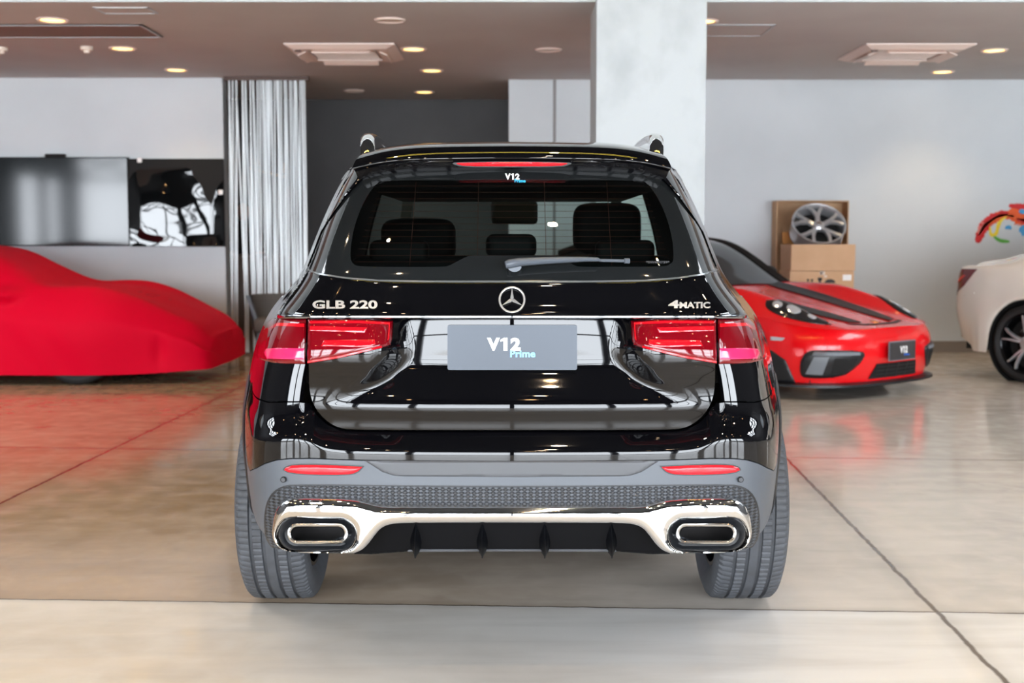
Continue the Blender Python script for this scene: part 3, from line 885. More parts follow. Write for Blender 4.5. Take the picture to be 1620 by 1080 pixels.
# ---------------- roof spoiler
SPO = empty('roof_spoiler', (0, 0, 0)); SPO.parent = SUV
DV = Curve([(0, 0), (.27, .6), (.6, 2.2), (.82, 7.0), (1, 17)], .05)
rows = [(240, 281, .372), (240, 272, .350), (244, 264, .332), (248, 254, .318), (251.5, 249.5, .312), (252, 246.8, .314), (250, 241.5, .324), (247, 236, .340), (243, 231, .361), (237, 227, .405), (232, 223.8, .55), (229, 222.8, .70)]
rA = Curve([(i, r[0]) for i, r in enumerate(rows)], .15); rV = Curve([(i, r[1]) for i, r in enumerate(rows)], .15); rY = Curve([(i, r[2]) for i, r in enumerate(rows)], .15)
P = np.zeros((65, 67, 3))
for i, p in enumerate(np.linspace(-1, 1, 65)):
    for j, q in enumerate(np.linspace(0, len(rows)-1, 67)):
        a = p*float(rA(q)); v = float(rV(q)) + float(DV(abs(p))); y = float(rY(q)) + .085*abs(p)**3 * (1 if q > 3 else .8)
        P[i, j] = PX(810+a, v, YR+y) - Vector((0, YR, 0))
mbs = MB().grid(P, flip=False); nb_ = P.shape[1]
mbs.f.append(tuple(range(nb_))); mbs.f.append(tuple((P.shape[0]-1)*nb_ + k for k in range(nb_))[::-1])
mbs.build('spoiler_body', PAINT, SPO, angle=60)
bl_S = lambda x, z: .322 + .085*(np.abs(x)/.47)**3 - (z-1.44)*.55 - .01
BL = panel('brake_light', smooth_poly(sym([(0, 255), (90, 256.5), (95, 258.5), (80, 264), (0, 264.5)]), 1, 60), bl_S, CLAD2, SPO, 1.6, off=.0, thick=.03)
panel('brake_light_lens', smooth_poly(sym([(0, 256.2), (86, 257.6), (88, 259), (76, 263), (0, 263.2)]), 1, 60), bl_S, REFL, BL, 1.4, off=.003, R=3, H=.003, thick=.006)
fin = [(236, 281), (246, 270), (251, 270.5), (268, 299), (286, 330), (309, 371), (327, 416), (326, 418), (316, 392), (291, 349), (263, 310)]
for sg in (1, -1):
    panel('side_fin', fin if sg > 0 else flip(fin), S_glass, PAINT, SPO, 2, off=.016, R=5, H=.006, thick=.035)

# ---------------- quarter panels, doors, wings
def s_at(a, v, S=S_base):
    p = hit(a, v, S); return s_of_xi(p[:, 0]/W(p[:, 2])), p[:, 2]
EAX, RAR, ZAX = .93, .405, .345
zarch = lambda e, c=EAX: ZAX + np.sqrt(np.maximum(RAR**2 - (e-c)**2, 0))
bt = [(0, 683), (200, 683), (262, 682), (278, 678.5), (293, 671), (308, 657.5), (318, 643), (322, 637.5), (335, 636.5), (360, 636.5), (385, 637)]
bb = [(0, 728.8), (160, 727.6), (230, 727), (315, 724), (350, 724.2), (372, 726.5), (390, 732), (404, 739.5), (414, 744)]
def table(tab, S, ext):
    t = np.array(tab, float); s, z = s_at(t[:, 0], t[:, 1], S)
    s = np.append(s, [s_of_et(e) for e, _ in ext]); z = np.append(z, [q for _, q in ext])
    o = np.argsort(s); return lambda q: np.interp(q, s[o], z[o])
z_last = s_at([385], [637])[1][0]
ZTOP = table(bt, S_bump, [(.45, z_last), (.62, z_last), (.9, z_last)])
ZBOT = table(bb, S_bump, [(.62, .585), (.9, .575)])
for sg in (1, -1):
    # lower quarter: from the tailgate seam to the rear door
    s0 = float(s_at([323.5], [560])[0][0]); sA = np.linspace(s0, float(s_of_et(1.42)), 110)
    e = et_of(sA)
    zb = np.where(e < .62, ZTOP(sA) + .004, np.maximum(.34, zarch(e)))
    zb = np.where((e >= .58), np.maximum(np.where(np.abs(e-EAX) < RAR, zarch(e), .34), np.where(e < .70, ZTOP(sA)+.004, 0)), zb)
    Pq = np.array([[FS(s, lerp(z0, 1.035, t), sg) for t in np.linspace(0, 1, 34)] for s, z0 in zip(sA, zb)])
    mb = sheet(Pq, sg)
    # pillar beside the glass
    tab = np.array([(236, 268), (259, 271), (276, 300), (293, 331), (315, 374), (331, 419), (336, 432), (346, 448), (360, 472), (373, 496), (376, 501)], float)
    ps, pz = s_at(tab[:, 0], tab[:, 1]); o = np.argsort(pz); Z = np.linspace(1.03, 1.475, 46)
    sin_ = np.minimum(np.interp(Z, pz[o], ps[o]), float(s_of_et(.395))) - .035*sstep(1.34, 1.41, Z); sout = float(s_of_et(.78))
    Pp = np.array([[FS(lerp(a, sout, t), z, sg) for z, a in zip(Z, sin_)] for t in np.linspace(0, 1, 40)])
    mb2 = sheet(Pp, sg, .02); mb.add(mb2.v, mb2.f)
    mb.build('quarter_panel', PAINT, SUV, angle=45, weld=1e-6)
    ol = lamp_out if sg > 0 else flip(lamp_out)
    L2 = panel('tail_lamp', ol, S_base, LAMP, SUV, 1.8, off=.008, R=9, H=.010, thick=.03)
    f = (lambda p: p) if sg > 0 else flip
    panel('fog_lamp_lens', f(smooth_poly([(327, 550), (386, 549), (391, 556), (386, 566), (327, 567.5)], 1, 60)), S_base, LAMPP, L2, 1.6, off=.0185, R=4, H=.0015, thick=.004)
    panel('light_edge', f([(327, 511), (370, 509.5), (384, 518), (386, 523), (370, 514.5), (327, 516)]), S_base, LAMPB, L2, 1.4, off=.0185, thick=.004)
    def side(name, e0, e1, z0, z1, m, arch=None, out=0.0, nz=24, ns=50):
        s = np.linspace(float(s_of_et(e0)), float(s_of_et(e1)), ns); e = et_of(s)
        zb = np.full_like(s, z0)
        if arch is not None: zb = np.maximum(zb, np.where(np.abs(e-arch) < RAR, zarch(e, arch), z0))
        return sheet(np.array([[FS(q, lerp(b, z1, t), sg, out) for t in np.linspace(0, 1, nz)] for q, b in zip(s, zb)]), sg).build(name, m, SUV, weld=1e-6)
    d1 = side('rear_door', 1.43, 2.33, .36, 1.035, PAINT)
    d2 = side('front_door', 2.34, 3.30, .36, 1.035, PAINT)
    for dd, yy in ((d1, 1.62), (d2, 2.52)):
        q = FS(float(s_of_et(yy)), .93, sg)
        MB().box((q[0] + sg*.02, yy + .1, .93), (.03, .2, .028)).build('handle', PAINT, dd, bevel=.008)
    side('front_wing', 3.31, 4.18, .36, 1.035, PAINT, arch=3.76)
    side('sill', 1.36, 3.32, .24, .355, BLACKP, out=-.005)
    side('side_window', .80, 3.62, 1.045, 1.43, SIDEG, out=-.004)
    side('window_blackout', .80, 3.55, 1.04, 1.44, DARK, out=-.03)  # added matt sheet that blocks stray reflections from the side glass
    side('window_pillar', 3.63, 3.80, 1.045, 1.47, PAINT)
    side('roof_side', .78, 3.62, 1.435, 1.478, PAINT, nz=6)
    for c, nm in ((EAX, 'wheel_arch_trim'), (3.76, 'wheel_arch_trim')):
        rows_ = []
        for t in np.linspace(math.radians(2 if c > 2 else 8), math.radians(178), 60):
            row = []
            for r, out in ((RAR + .03, .001), (RAR + .02, .005), (RAR - .01, .006), (RAR - .02, .002), (RAR - .02, -.05)):
                y, z = c + r*math.cos(t), ZAX + r*math.sin(t)
                p = FS(float(s_of_et(y)), z, sg, out); row.append(p)
            rows_.append(row)
        MB().grid(rows_, flip=sg < 0).build(nm, BLACKP, SUV)
        MB().lathe([(-.28*sg, .0005), (-.28*sg, RAR-.03), (-.13*sg, RAR-.02)], 40, 'X', a0=math.radians(8), a1=math.radians(172), closed=False).build('wheel_housing', DARK, SUV).location = (.90*sg, c, ZAX+.01)
    # door mirror
    mm = MB(); c0 = Vector((sg*.90, 3.02, 1.07)); Pm = []
    for i in range(13):
        t = math.pi*i/12; Pm.append([(c0.x + .10*math.cos(q)*math.sin(t), c0.y + .075*math.cos(t), c0.z + .07*math.sin(q)*math.sin(t)) for q in np.linspace(0, 2*math.pi, 21)])
    mm.grid(Pm); mm.tube([(sg*.86, 3.04, 1.03), (sg*.93, 3.03, 1.05)], .022, 8)
    mm.build('door_mirror', PAINT, SUV)
# windscreen, bonnet, front bumper, grille, headlamps
sF = np.linspace(float(s_of_et(4.20)), SS[-1], 30); sAll = [(s, 1) for s in sF] + [(s, -1) for s in sF[-2::-1]]
Zw = np.linspace(1.04, 1.47, 14)
MB().grid(np.array([[FS(s, z, g) for z in Zw] for s, g in [(s, 1) for s in np.linspace(float(s_of_et(3.82)), SS[-1], 30)] + [(s, -1) for s in np.linspace(float(s_of_et(3.82)), SS[-1], 30)[-2::-1]]])).build('windscreen', SCREEN, SUV)
MB().grid(np.array([[FS(s, z, g) for z in np.linspace(.28, .99, 16)] for s, g in sAll])).build('front_bumper', PAINT, SUV)
bn = []
for y in np.linspace(3.5, 4.6, 14):
    xm = .86 * math.sqrt(max(.02, 1 - max(0, (y-3.9)/.74)**2.6)); bn.append([(t*xm, y, 1.035 - .12*max(0, (y-3.7)/.9)**2 + .05*(1-t*t)) for t in np.linspace(-1, 1, 21)])
MB().grid(bn, flip=True).build('bonnet', PAINT, SUV)
# roof
rf = []
_rq = np.array([FS(s, 1.468) for s in np.linspace(0, float(s_of_et(3.6)), 300)]); _ry, _rx = _rq[:, 1], _rq[:, 0]
zr = Curve([(.40, 1.480), (.55, 1.508), (.7, 1.527), (1.0, 1.552), (1.5, 1.578), (2.0, 1.578), (2.5, 1.545)], .05)
for y in np.linspace(.42, 2.5, 46):
    xm = float(np.interp(y, _ry, _rx)); row = []
    for t in np.linspace(-1, 1, 41): row.append((t*xm, y, lerp(float(zr(y)), 1.470, abs(t)**4)))
    rf.append(row)
MB().grid(rf, flip=True).build('roof', PAINT, SUV)
for sg in (1, -1):
    pth = [(.470, .80, 1.475), (.476, .83, 1.51), (.482, .88, 1.548), (.490, .96, 1.578), (.50, 1.10, 1.598), (.515, 1.5, 1.616), (.52, 2.0, 1.616), (.51, 2.4, 1.59), (.505, 2.6, 1.55)]
    cx = Curve([(p[1], p[0]) for p in pth], .02); cz = Curve([(p[1], p[2]) for p in pth], .02)
    ys = np.concatenate([np.linspace(.80, 1.1, 24), np.linspace(1.14, 2.6, 24)]); rows_ = []
    for y in ys:
        w_ = .024; h_ = .036 if y > .9 else .036 + .03*(.9-y)/.1
        top = float(cz(y)); x = float(cx(y)); lowz = max(1.47, top - h_*1.0)
        if y < .99: lowz = 1.47
        sec = [(-w_, lowz), (-w_*.95, top-.010), (-w_*.55, top-.002), (0, top), (w_*.55, top-.002), (w_*.95, top-.010), (w_, lowz), (-w_, lowz)]
        rows_.append([(sg*(x + p[0]*1.0), y, p[1]) for p in sec])
    mb = MB().grid(rows_, flip=sg > 0)
    mb.f.append(tuple(range(7)) if sg > 0 else tuple(range(6, -1, -1)))
    mb.build('roof_rail', CHROME, SUV, angle=50, recalc=True)

# ---------------- rear bumper
def band(zt, zb, e_end, S_off, nz, ns=240, thick=.02):
    sA = np.linspace(0, float(s_of_et(e_end)), ns); P = []
    for s, g in [(s, -1) for s in sA[::-1]] + [(s, 1) for s in sA[1:]]:
        z = np.linspace(float(zb(s)), float(zt(s)), nz); x = W(z)*xi_of(s); y = S_off(s, z); P.append(np.stack([g*x, y, z], 1))
    P = np.array(P); mb = MB().grid(P, flip=True)
    for j, fl in ((0, True), (nz-1, False)):
        Q = np.stack([P[:, j], P[:, j] + np.array((0, thick, 0))], 1); mb.grid(Q, flip=not fl)
    return mb
yb = lambda s, z: et_of(s) + shelf(xi_of(s), z)
band(ZTOP, ZBOT, .66, yb, 26).build('rear_bumper', PAINT, SUV, angle=45)
zcl = np.array([(0, 800), (300, 800), (371, 800), (376, 866), (378, 866), (390, 859), (397, 848), (404, 837), (410, 818), (414, 801), (416, 780)], float)
_s, _z = s_at(zcl[:, 0], zcl[:, 1], lambda x, z: Bf(x/W(z))); _s = np.append(_s, [float(s_of_et(.50)), float(s_of_et(.66))]); _z = np.append(_z, [.52, .56])
ZCLB = lambda q: np.interp(q, _s, _z)
ycl = lambda s, z: et_of(s) + YBASE(z)*.6 + .0
CL = band(lambda s: ZBOT(s) - .003, ZCLB, .66, ycl, 20).build('bumper_cladding', CLAD, SUV, angle=45)
S_cl = lambda x, z: Bf(x/W(z)) + YBASE(z)*.6
panel('cladding_insert', sym([(0, 729), (160, 728.3), (234, 727.5), (222, 735), (205, 746), (188, 751.5), (170, 753), (0, 754)]), S_cl, CLAD2, CL, 2.5, off=.003, R=3, H=.004, thick=.01)
for sg in (1, -1):
    f = (lambda p: p) if sg > 0 else flip
    rf_ = smooth_poly([(236, 738), (300, 734.8), (345, 735), (358, 739), (360, 743), (352, 747), (320, 750), (262, 750.5), (246, 747)], 1, 60)
    RB = panel('reflector_surround', f(smooth_poly([(233, 736.5), (300, 733.2), (346, 733.4), (360, 738), (362.5, 743), (353, 748.6), (320, 751.6), (260, 752), (243, 748)], 1, 60)), S_cl, BLACKP, CL, 1.8, off=.002, thick=.008)
    panel('reflector', f(rf_), S_cl, REFL, RB, 1.8, off=.004, R=5, H=.006, thick=.008)
    for a, v, r in ((127, 743.5, 5.8), (361.5, 758, 4.6)):
        sn = panel('parking_sensor', [(sg*a + r*math.cos(t), v + r*math.sin(t)) for t in np.linspace(0, 2*math.pi, 24)[:-1]], S_cl, DARK, CL, 1.2, off=.0062, thick=.006)
        panel('sensor_cap', [(sg*a + (r-1.3)*math.cos(t), v + (r-1.3)*math.sin(t)) for t in np.linspace(0, 2*math.pi, 24)[:-1]], S_cl, CLAD2, sn, 1.2, off=.0075, thick=.003)
mesh_o = [(0, 770.5), (160, 769.5), (250, 768.4), (345, 767.8), (362, 771), (375, 779), (384, 792), (389, 808), (390, 830), (388, 850), (380, 864), (372, 868), (330, 868), (240, 840), (200, 812), (0, 808)]
panel('mesh_grille_edge', smooth_poly(sym([(a + (2.5 if a > 340 else 0), v - 2.2 if v < 800 else v) for a, v in mesh_o]), 1, 50), S_cl, BLACKP, CL, 3, off=.001, thick=.004, holes=[rrect(q_*307.5, 843.5, 57, 22, 21) for q_ in (1, -1)])
panel('mesh_grille', smooth_poly(sym(mesh_o), 1, 50), S_cl, MESHM, CL, 3, off=.003, thick=.004, holes=[rrect(q_*307.5, 843.5, 57, 22, 21) for q_ in (1, -1)])
# chrome exhaust trim
half = [(0, 797), (195, 797), (212, 795.5), (228, 791), (248, 786.3), (300, 784.3), (342, 784.6), (358, 788.5), (369, 798), (375.5, 815), (378.5, 838), (377.5, 848), (372, 860), (360, 868), (345, 871.5), (300, 873), (252, 873.3), (240, 870), (228, 861), (214, 843), (204, 832), (190, 827), (165, 825.3), (0, 825)]
S_ch = lambda x, z: Bf(x/W(z))*.9 + .0
OC = (307.5, 843.5)
holes = [rrect(sg*OC[0], OC[1], 60.5, 25, 24.5) for sg in (1, -1)]
CH = panel('chrome_trim', smooth_poly(sym(half), 2, 60), S_ch, CHROME, SUV, 1.4, off=.012, R=15, H=.026, thick=.03, holes=holes)
for sg in (1, -1):
    f = (lambda p: p) if sg > 0 else flip
    a0 = sg*OC[0]; yc = float(hit([a0], [OC[1]], S_ch)[0][1]); NN = 8
    def loop(hw, hh, y):
        y_ = YR + yc + y; return [np.array(PX(810 + a, v, y_) - Vector((0, YR, 0))) for a, v in rrect(a0, OC[1] + .3, hw, hh, hh*.97, NN)]
    mk = lambda lp: [l + [l[0]] for l in lp]
    MB().grid(np.array(mk([loop(62, 26, .0), loop(60, 24.6, -.004), loop(57, 22.5, .0), loop(52, 19.5, .012), loop(46, 15, .016)])), flip=False).build('exhaust_surround', BLACKP, CH, recalc=False)
    T = MB().grid(np.array(mk([loop(47, 15.5, .014), loop(48, 16.3, -.012), loop(47.5, 16, -.018), loop(45.5, 14.2, -.02), loop(43, 11.5, -.017), loop(42.2, 10.8, -.008), loop(41.8, 10.4, .02)]))).build('exhaust_tip', SATIN, CH)
    D = MB().grid(np.array(mk([loop(42, 10.6, .0), loop(41, 10.2, .05), loop(41, 10.4, .16)])))
    b_ = len(D.v); lp = loop(41, 10.4, .16); D.v += [tuple(p) for p in lp]; D.f.append(tuple(range(b_, b_ + len(lp))))
    D.build('exhaust_pipe', mat('dark_pipe_metal', (52, 50, 50), .35, metal=.8), T)
panel('towing_eye_cover', rrect(-308, 792, 11, 5, 4.5), S_ch, CHROME, CH, 1.5, off=.030, R=6, H=.006, thick=.02)
# diffuser with four fins
S_df = lambda x, z: .045 + Bf(x/W(z))*.8 + np.clip((.50-z), 0, .2)*.25
DIFM = mat('diffuser_black', (5, 6, 9), .45, spec=.12)
DF = panel('diffuser', sym([(0, 820), (200, 820), (232, 850), (250, 876), (222, 876.5), (170, 872.5), (155, 871), (0, 871)]), S_df, DIFM, SUV, 3, thick=.10, R=4, H=.006)
panel('diffuser_lip', sym([(0, 866.8), (150, 866.8), (165, 868.5), (165, 872.5), (0, 871.5)]), S_df, CLAD2, DF, 2, off=.004, R=2, H=.004, thick=.01)
for a in (157, 51.5, -47, -152):
    def q(da, v, out): p = hit([a+da], [v], S_df)[0]; return (p[0], p[1]-out, p[2])
    rows_ = []
    for v, hw_, rg in ((827, 3, .004), (836, 6, .022), (846, 9, .040), (856, 11, .050), (866, 9.5, .052), (874, 5, .044), (879, 1.2, .030)):
        rows_.append([q(-hw_, v, -.002), q(-hw_*.55, v, rg*.35), q(-.9, v, rg*.95), q(0, v, rg), q(.9, v, rg*.95), q(hw_*.55, v, rg*.35), q(hw_, v, -.002)])
    MB().grid(rows_, flip=True).build('diffuser_fin', DIFM, DF, angle=60)

# ---------------- underbody, wheels, cabin
ub = MB().box((0, 2.52, .34), (1.16, 3.4, .26)).box((0, .45, .52), (1.1, .7, .16)).box((0, 2.3, .62), (1.16, 3.9, .2))
ub.build('underbody', DARK, SUV)
su = MB().tube([(-.62, .98, .33), (.62, .98, .33)], .04, 10).box((0, .98, .36), (.3, .25, .16))
su.build('rear_axle', BLACKP, SUV)
def suv_wheel(x, y, sg):
    r = empty('wheel', (x, y, .345), 0 if sg > 0 else math.pi); r.parent = SUV
    tyre_mb(.345, .235, .235).build('tyre', RUB, r, angle=28)
    rim_barrel_mb(.236, .215).build('rim', RIMD, r)
    spokes_mb(.23, .075).build('spokes', RIMS, r)
    MB().lathe([(-.01, .0005), (-.01, .15), (.01, .15), (.01, .0005)], 32).build('brake_disc', SATIN, r)
for y in (EAX, 3.76):
    for sg in (1, -1): suv_wheel(sg*.775, y, sg)
def seat(name, x, y, zt, w, hh, zsh, mir=True):
    """backrest with a headrest rising to zt"""
    mb = MB(); rows_ = []
    prof = [(.40, .5), (.60, .52), (.85, .50), (zsh-.08, .46), (zsh, .36)]
    for z, k in prof:
        hwid = w*k; lean = (z-.4)*-.22
        rows_.append([(x + c*hwid, y + lean + d, z) for c, d in ((-1, .03), (-1, -.07), (-.75, -.1), (0, -.11), (.75, -.1), (1, -.07), (1, .03), (.8, .06), (0, .04), (-.8, .06), (-1, .03))])
    mb.grid(rows_, flip=True); b_ = len(mb.v); mb.f.append(tuple(range(b_-11, b_-1)))
    s_ = mb.build(name, FABRIC, SUV, subsurf=1, recalc=True)
    MB().box((x, y-.2, .42), (w*.98, .5, .16)).build('seat_cushion', FABRIC, s_, bevel=.04)
    hw_, zl = hh
    hr = MB(); yy = y + (zt-.4)*-.22 + .0; zc, hz = (zt+zl)/2, (zt-zl)/2; Ph = []
    for i in range(13):
        t = -math.pi/2 + math.pi*i/12
        Ph.append([(x + hw_*np.sign(math.cos(q))*abs(math.cos(q))**.45*math.cos(t)**.35, yy + .06*math.sin(t), zc + hz*np.sign(math.sin(q))*abs(math.sin(q))**.45*math.cos(t)**.35) for q in np.linspace(0, 2*math.pi, 33)])
    hr.grid(Ph); hr.build('headrest', FABRIC, s_)
    return s_
seat('front_seat', .415, 2.40, 1.385, .50, (.15, 1.16), 1.17)
seat('front_seat', -.41, 2.40, 1.318, .50, (.165, 1.12), 1.14)
rb = MB().box((0, 1.42, .80), (1.22, .14, .735), rx=math.radians(9)); rb.build('rear_seat', FABRIC, SUV, bevel=.05, bseg=4)
for x, zt, w_ in ((-.003, 1.247, .094), (.42, 1.225, .11), (-.42, 1.225, .11)):
    MB().box((x, 1.36, zt-.045), (2*w_, .1, .09)).build('rear_headrest', FABRIC, SUV, bevel=.03, bseg=4)
MB().box((0, 3.15, .95), (1.3, .5, .22)).build('dashboard', DARK, SUV, bevel=.05)
MB().box((0, .62, .84), (1.12, .7, .1)).build('parcel_cover', DARK, SUV)
MB().box((0, 1.75, 1.423), (1.02, 1.75, .045)).build('headliner', DARK, SUV)
MB().box((.012, 2.86, 1.355), (.228, .05, .115)).build('inner_mirror', DARK, SUV, bevel=.02)
MB().lathe([(-.012, .16), (-.004, .172), (.008, .17), (.012, .16), (.0, .15), (-.012, .16)], 40, 'Y').build('steering_wheel', DARK, SUV).location = (-.40, 2.82, 1.02)
for sg in (1, -1):
    MB().box((sg*.72, 2.25, .80), (.06, 2.1, .46)).build('door_lining', DARK, SUV)
    MB().box((sg*.52, 2.78, 1.25), (.05, .06, .5), rx=math.radians(-55)).build('pillar_lining', DARK, SUV)
# ================================================================== left wall: screens
def wall_box(u0, u1, v0, v1, Y, depth, name, m, parent=None, bevel=0.0):
    a, b = PX(u0, v0, Y), PX(u1, v1, Y)
    return a, b
def flat_panel(name, u0, u1, v0, v1, Y, depth, m, label, cat, frame_m, fw=.012):
    a, b = PX((u0+u1)/2, v0, Y), PX((u0+u1)/2, v1, Y)
    x0, x1 = PX(u0, (v0+v1)/2, Y).x, PX(u1, (v0+v1)/2, Y).x
    w, h = x1-x0, a.z-b.z
    r = empty(name, ((x0+x1)/2, Y, b.z), 0, label, cat)
    MB().box((0, depth/2+.004, h/2), (w, depth, h)).build('casing', frame_m, r)
    return r, w, h
YW = 13.34
tv, w, h = flat_panel('television', -30, 203.5, 248.5, 389, YW, .05, GLOSSB, 'large dark glossy screen at far left on the white wall, small camera bar on top', 'television', DARK)
n = 24; MB().box((0, .10, h/2), (.4, .06, .4)).build('wall_mount', DARK, tv)
P = [[(lerp(-w/2+.01, w/2-.01, i/n), .0, lerp(.01, h-.01, j/n)) for j in range(n+1)] for i in range(n+1)]
MB().grid(P, flip=True).build('screen', GLOSSB, tv)
x = PX(87, 246, YW).x - tv.location.x
cb = MB().box((x, .01, h+.016), (.205, .06, .034)).build('camera_bar', DARK, tv, bevel=.008)
MB().lathe([(-.024, .0005), (-.024, .008), (-.02, .010)], 16, 'Y').build('lens', GLOSSB, cb).location = (x, 0, h+.016)
pn, w, h = flat_panel('mirror_panel', 204.5, 354, 251, 390, YW+.01, .04, FILM, 'wavy glossy black panel between the left screen and the string curtain', 'wall panel', DARK)
n = 60; P = []
for i in range(n+1):
    row = []
    for j in range(n+1):
        x_, z_ = lerp(-w/2+.004, w/2-.004, i/n), lerp(.004, h-.004, j/n)
        edge = min(1, 8*min(i, n-i)/n)*min(1, 8*min(j, n-j)/n)
        row.append((x_, -.03 + edge*(.050*noise.noise((x_*1.5+2.3, z_*1.3+.4, 4.2)) + .004*noise.noise((x_*4, z_*4, 1.1))) + .045*(z_/h), z_))
    P.append(row)
MB().grid(P, flip=True).build('film', FILM, pn)
for cx, cz in ((-w/2+.12, .03), (-w/2+.12, h-.015), (w/2-.05, .03), (w/2-.03, h*.62)):
    MB().box((cx, -.006, cz), (.05, .012, .05)).build('clip', WHITE, pn, bevel=.006)

# ================================================================== string curtain
YCU = 13.3
ca, cb_ = PX(360, 130, YCU).x, PX(484, 130, YCU).x
CU = empty('string_curtain', ((ca+cb_)/2, YCU, 0), 0, 'silvery string curtain hanging between the black panel and charcoal wall', 'curtain')
hw_ = (cb_-ca)/2
MB().box((0, 0, ZC-.02), (2*hw_+.06, .06, .04)).build('curtain_rail', ACD, CU)
MB().box((0, 0, .012), (2*hw_+.02, .05, .024)).build('floor_rail', ACD, CU)
rng = random.Random(3); st = MB()
centres = [.02, .065, .11, .19, .225, .285, .30, .335, .375, .41, .43, .45, .47, .50, .52, .54, .56, .60, .63, .65, .66, .69, .73, .755, .79, .805, .82, .86, .88, .92, .95, .985]
for c in centres:
    for k in range(2):
        x0 = -hw_ + 2*hw_*(c + rng.uniform(-.006, .006)); dx = rng.gauss(0, .02) if k else rng.gauss(0, .035)
        y0 = rng.uniform(-.02, .02); x1 = max(-hw_, min(hw_, x0 + dx))
        st.tube([(x0, y0, ZC-.03), (lerp(x0, x1, .5) + rng.gauss(0, .008), y0 + rng.gauss(0, .01), 1.5), (x1, y0, .02)], rng.uniform(.006, .010), 6, cap=False)
so = st.build('strings', STRING, CU); so['kind'] = 'stuff'
# behind the strings: counter, person, pendant lamp
CT = empty('reception_counter', (PX(395, 403, 14.4).x, 14.4, 0), 0, 'brown counter behind the string curtain', 'counter')
MB().box((0, 0, .50), (.86, .5, 1.0)).build('body', BROWN, CT)
MB().box((0, 0, 1.02), (.90, .55, .04)).build('worktop', BROWN, CT, bevel=.01)
def skin_chain(name, pts, edges, radii, m, parent=None, sub=2):
    me = bpy.data.meshes.new(name); me.from_pydata(pts, edges, [])
    o = bpy.data.objects.new(name, me); COL.objects.link(o)
    md = o.modifiers.new('skin', 'SKIN')
    for i, r in enumerate(radii): me.skin_vertices[0].data[i].radius = r if isinstance(r, tuple) else (r, r)
    me.skin_vertices[0].data[0].use_root = True
    s = o.modifiers.new('sub', 'SUBSURF'); s.levels = s.render_levels = sub
    me.materials.append(m)
    if parent: o.parent = parent
    return o
pc = PX(377, 380, 15.15)
PE = empty('person', (pc.x+.06, 15.17, 0), math.radians(12), 'person in black clothing standing behind the string curtain at the counter', 'person')
pts = [(0, 0, .90), (0, 0, 1.08), (0, -.01, 1.26), (0, -.01, 1.36), (0, -.02, 1.44),
       (.10, 0, .84), (.11, .01, .48), (.11, .03, .08), (.12, -.10, .04),
       (-.10, 0, .84), (-.11, .01, .48), (-.11, .03, .08), (-.12, -.10, .04),
       (.17, 0, 1.33), (.24, .02, 1.08), (.20, -.20, 1.06), (-.17, 0, 1.33), (-.24, .02, 1.08), (-.18, -.20, 1.06)]
ed = [(0, 1), (1, 2), (2, 3), (3, 4), (0, 5), (5, 6), (6, 7), (7, 8), (0, 9), (9, 10), (10, 11), (11, 12), (3, 13), (13, 14), (14, 15), (3, 16), (16, 17), (17, 18)]
ra = [(.16, .11), (.14, .10), (.16, .11), (.09, .08), .05, .09, .06, .045, .04, .09, .06, .045, .04, .06, .045, .035, .06, .045, .035]
skin_chain('body', pts, ed, ra, BLACKC, PE)
hd = MB(); Ph = []
for i in range(17):
    t = -math.pi/2 + math.pi*i/16; z = 1.535 + .112*math.sin(t)
    row = []
    for q in np.linspace(0, 2*math.pi, 25):
        rx = .073*math.cos(t)**.8; ry = .092*math.cos(t)**.8
        x, y = rx*math.cos(q), ry*math.sin(q) - .02
        if math.sin(q) < -.8 and abs(math.sin(t)+.1) < .18: y -= .018*(1-abs(math.sin(t)+.1)/.18)
        if math.sin(t) < -.3: x *= .86
        row.append((x, y, z))
    Ph.append(row)
hd.grid(Ph).build('head', SKIN, PE)
hh = MB(); Ph = []
for i in range(13):
    t = -.35 + (math.pi/2+.35)*i/12; Ph.append([(.081*math.cos(t)*math.cos(q), .10*math.cos(t)*math.sin(q) - .006 + (.03 if math.sin(q) < 0 and t < .5 else 0), 1.54 + .118*math.sin(t)) for q in np.linspace(0, 2*math.pi, 25)])
hh.grid(Ph).build('hair', HAIR, PE)
for s in (1, -1):
    hx, hy = .20*s if s > 0 else -.18, -.24
    ha = skin_chain('hand', [(hx, hy+.03, 1.06), (hx, hy-.04, 1.055)], [(0, 1)], [(.03, .018), (.036, .015)], SKIN, PE)
    for f in range(4):
        fx = hx + (f-1.5)*.018; l = (.05, .062, .058, .045)[f]
        skin_chain('finger', [(fx, hy-.05, 1.055), (fx, hy-.07-l*.4, 1.05), (fx, hy-.07-l, 1.035)], [(0, 1), (1, 2)], [.009, .008, .007], SKIN, ha, 1)
    skin_chain('thumb', [(hx-.03*s, hy-.0, 1.055), (hx-.055*s, hy-.03, 1.05), (hx-.06*s, hy-.06, 1.045)], [(0, 1), (1, 2)], [.010, .009, .008], SKIN, ha, 1)
pl = PX(418, 272, 15.0)
PLM = empty('wall_lamp', (pl.x, 15.38, pl.z), 0, 'brass wall lamp glimpsed through the string curtain', 'lamp')
MB().tube([(-.22, -.12, .06), (-.02, -.12, 0), (.20, -.12, -.04)], .014, 8).tube([(0, .1, .02), (0, -.12, .0)], .012, 8).build('arm', BRASS, PLM)
for xx, zz in ((-.16, .10), (.17, .0)):
    MB().lathe([(0, .055), (.12, .035), (.125, .0005)], 20, 'Z', c=(xx, -.12, zz)).build('lamp_shade', BRASS, PLM)
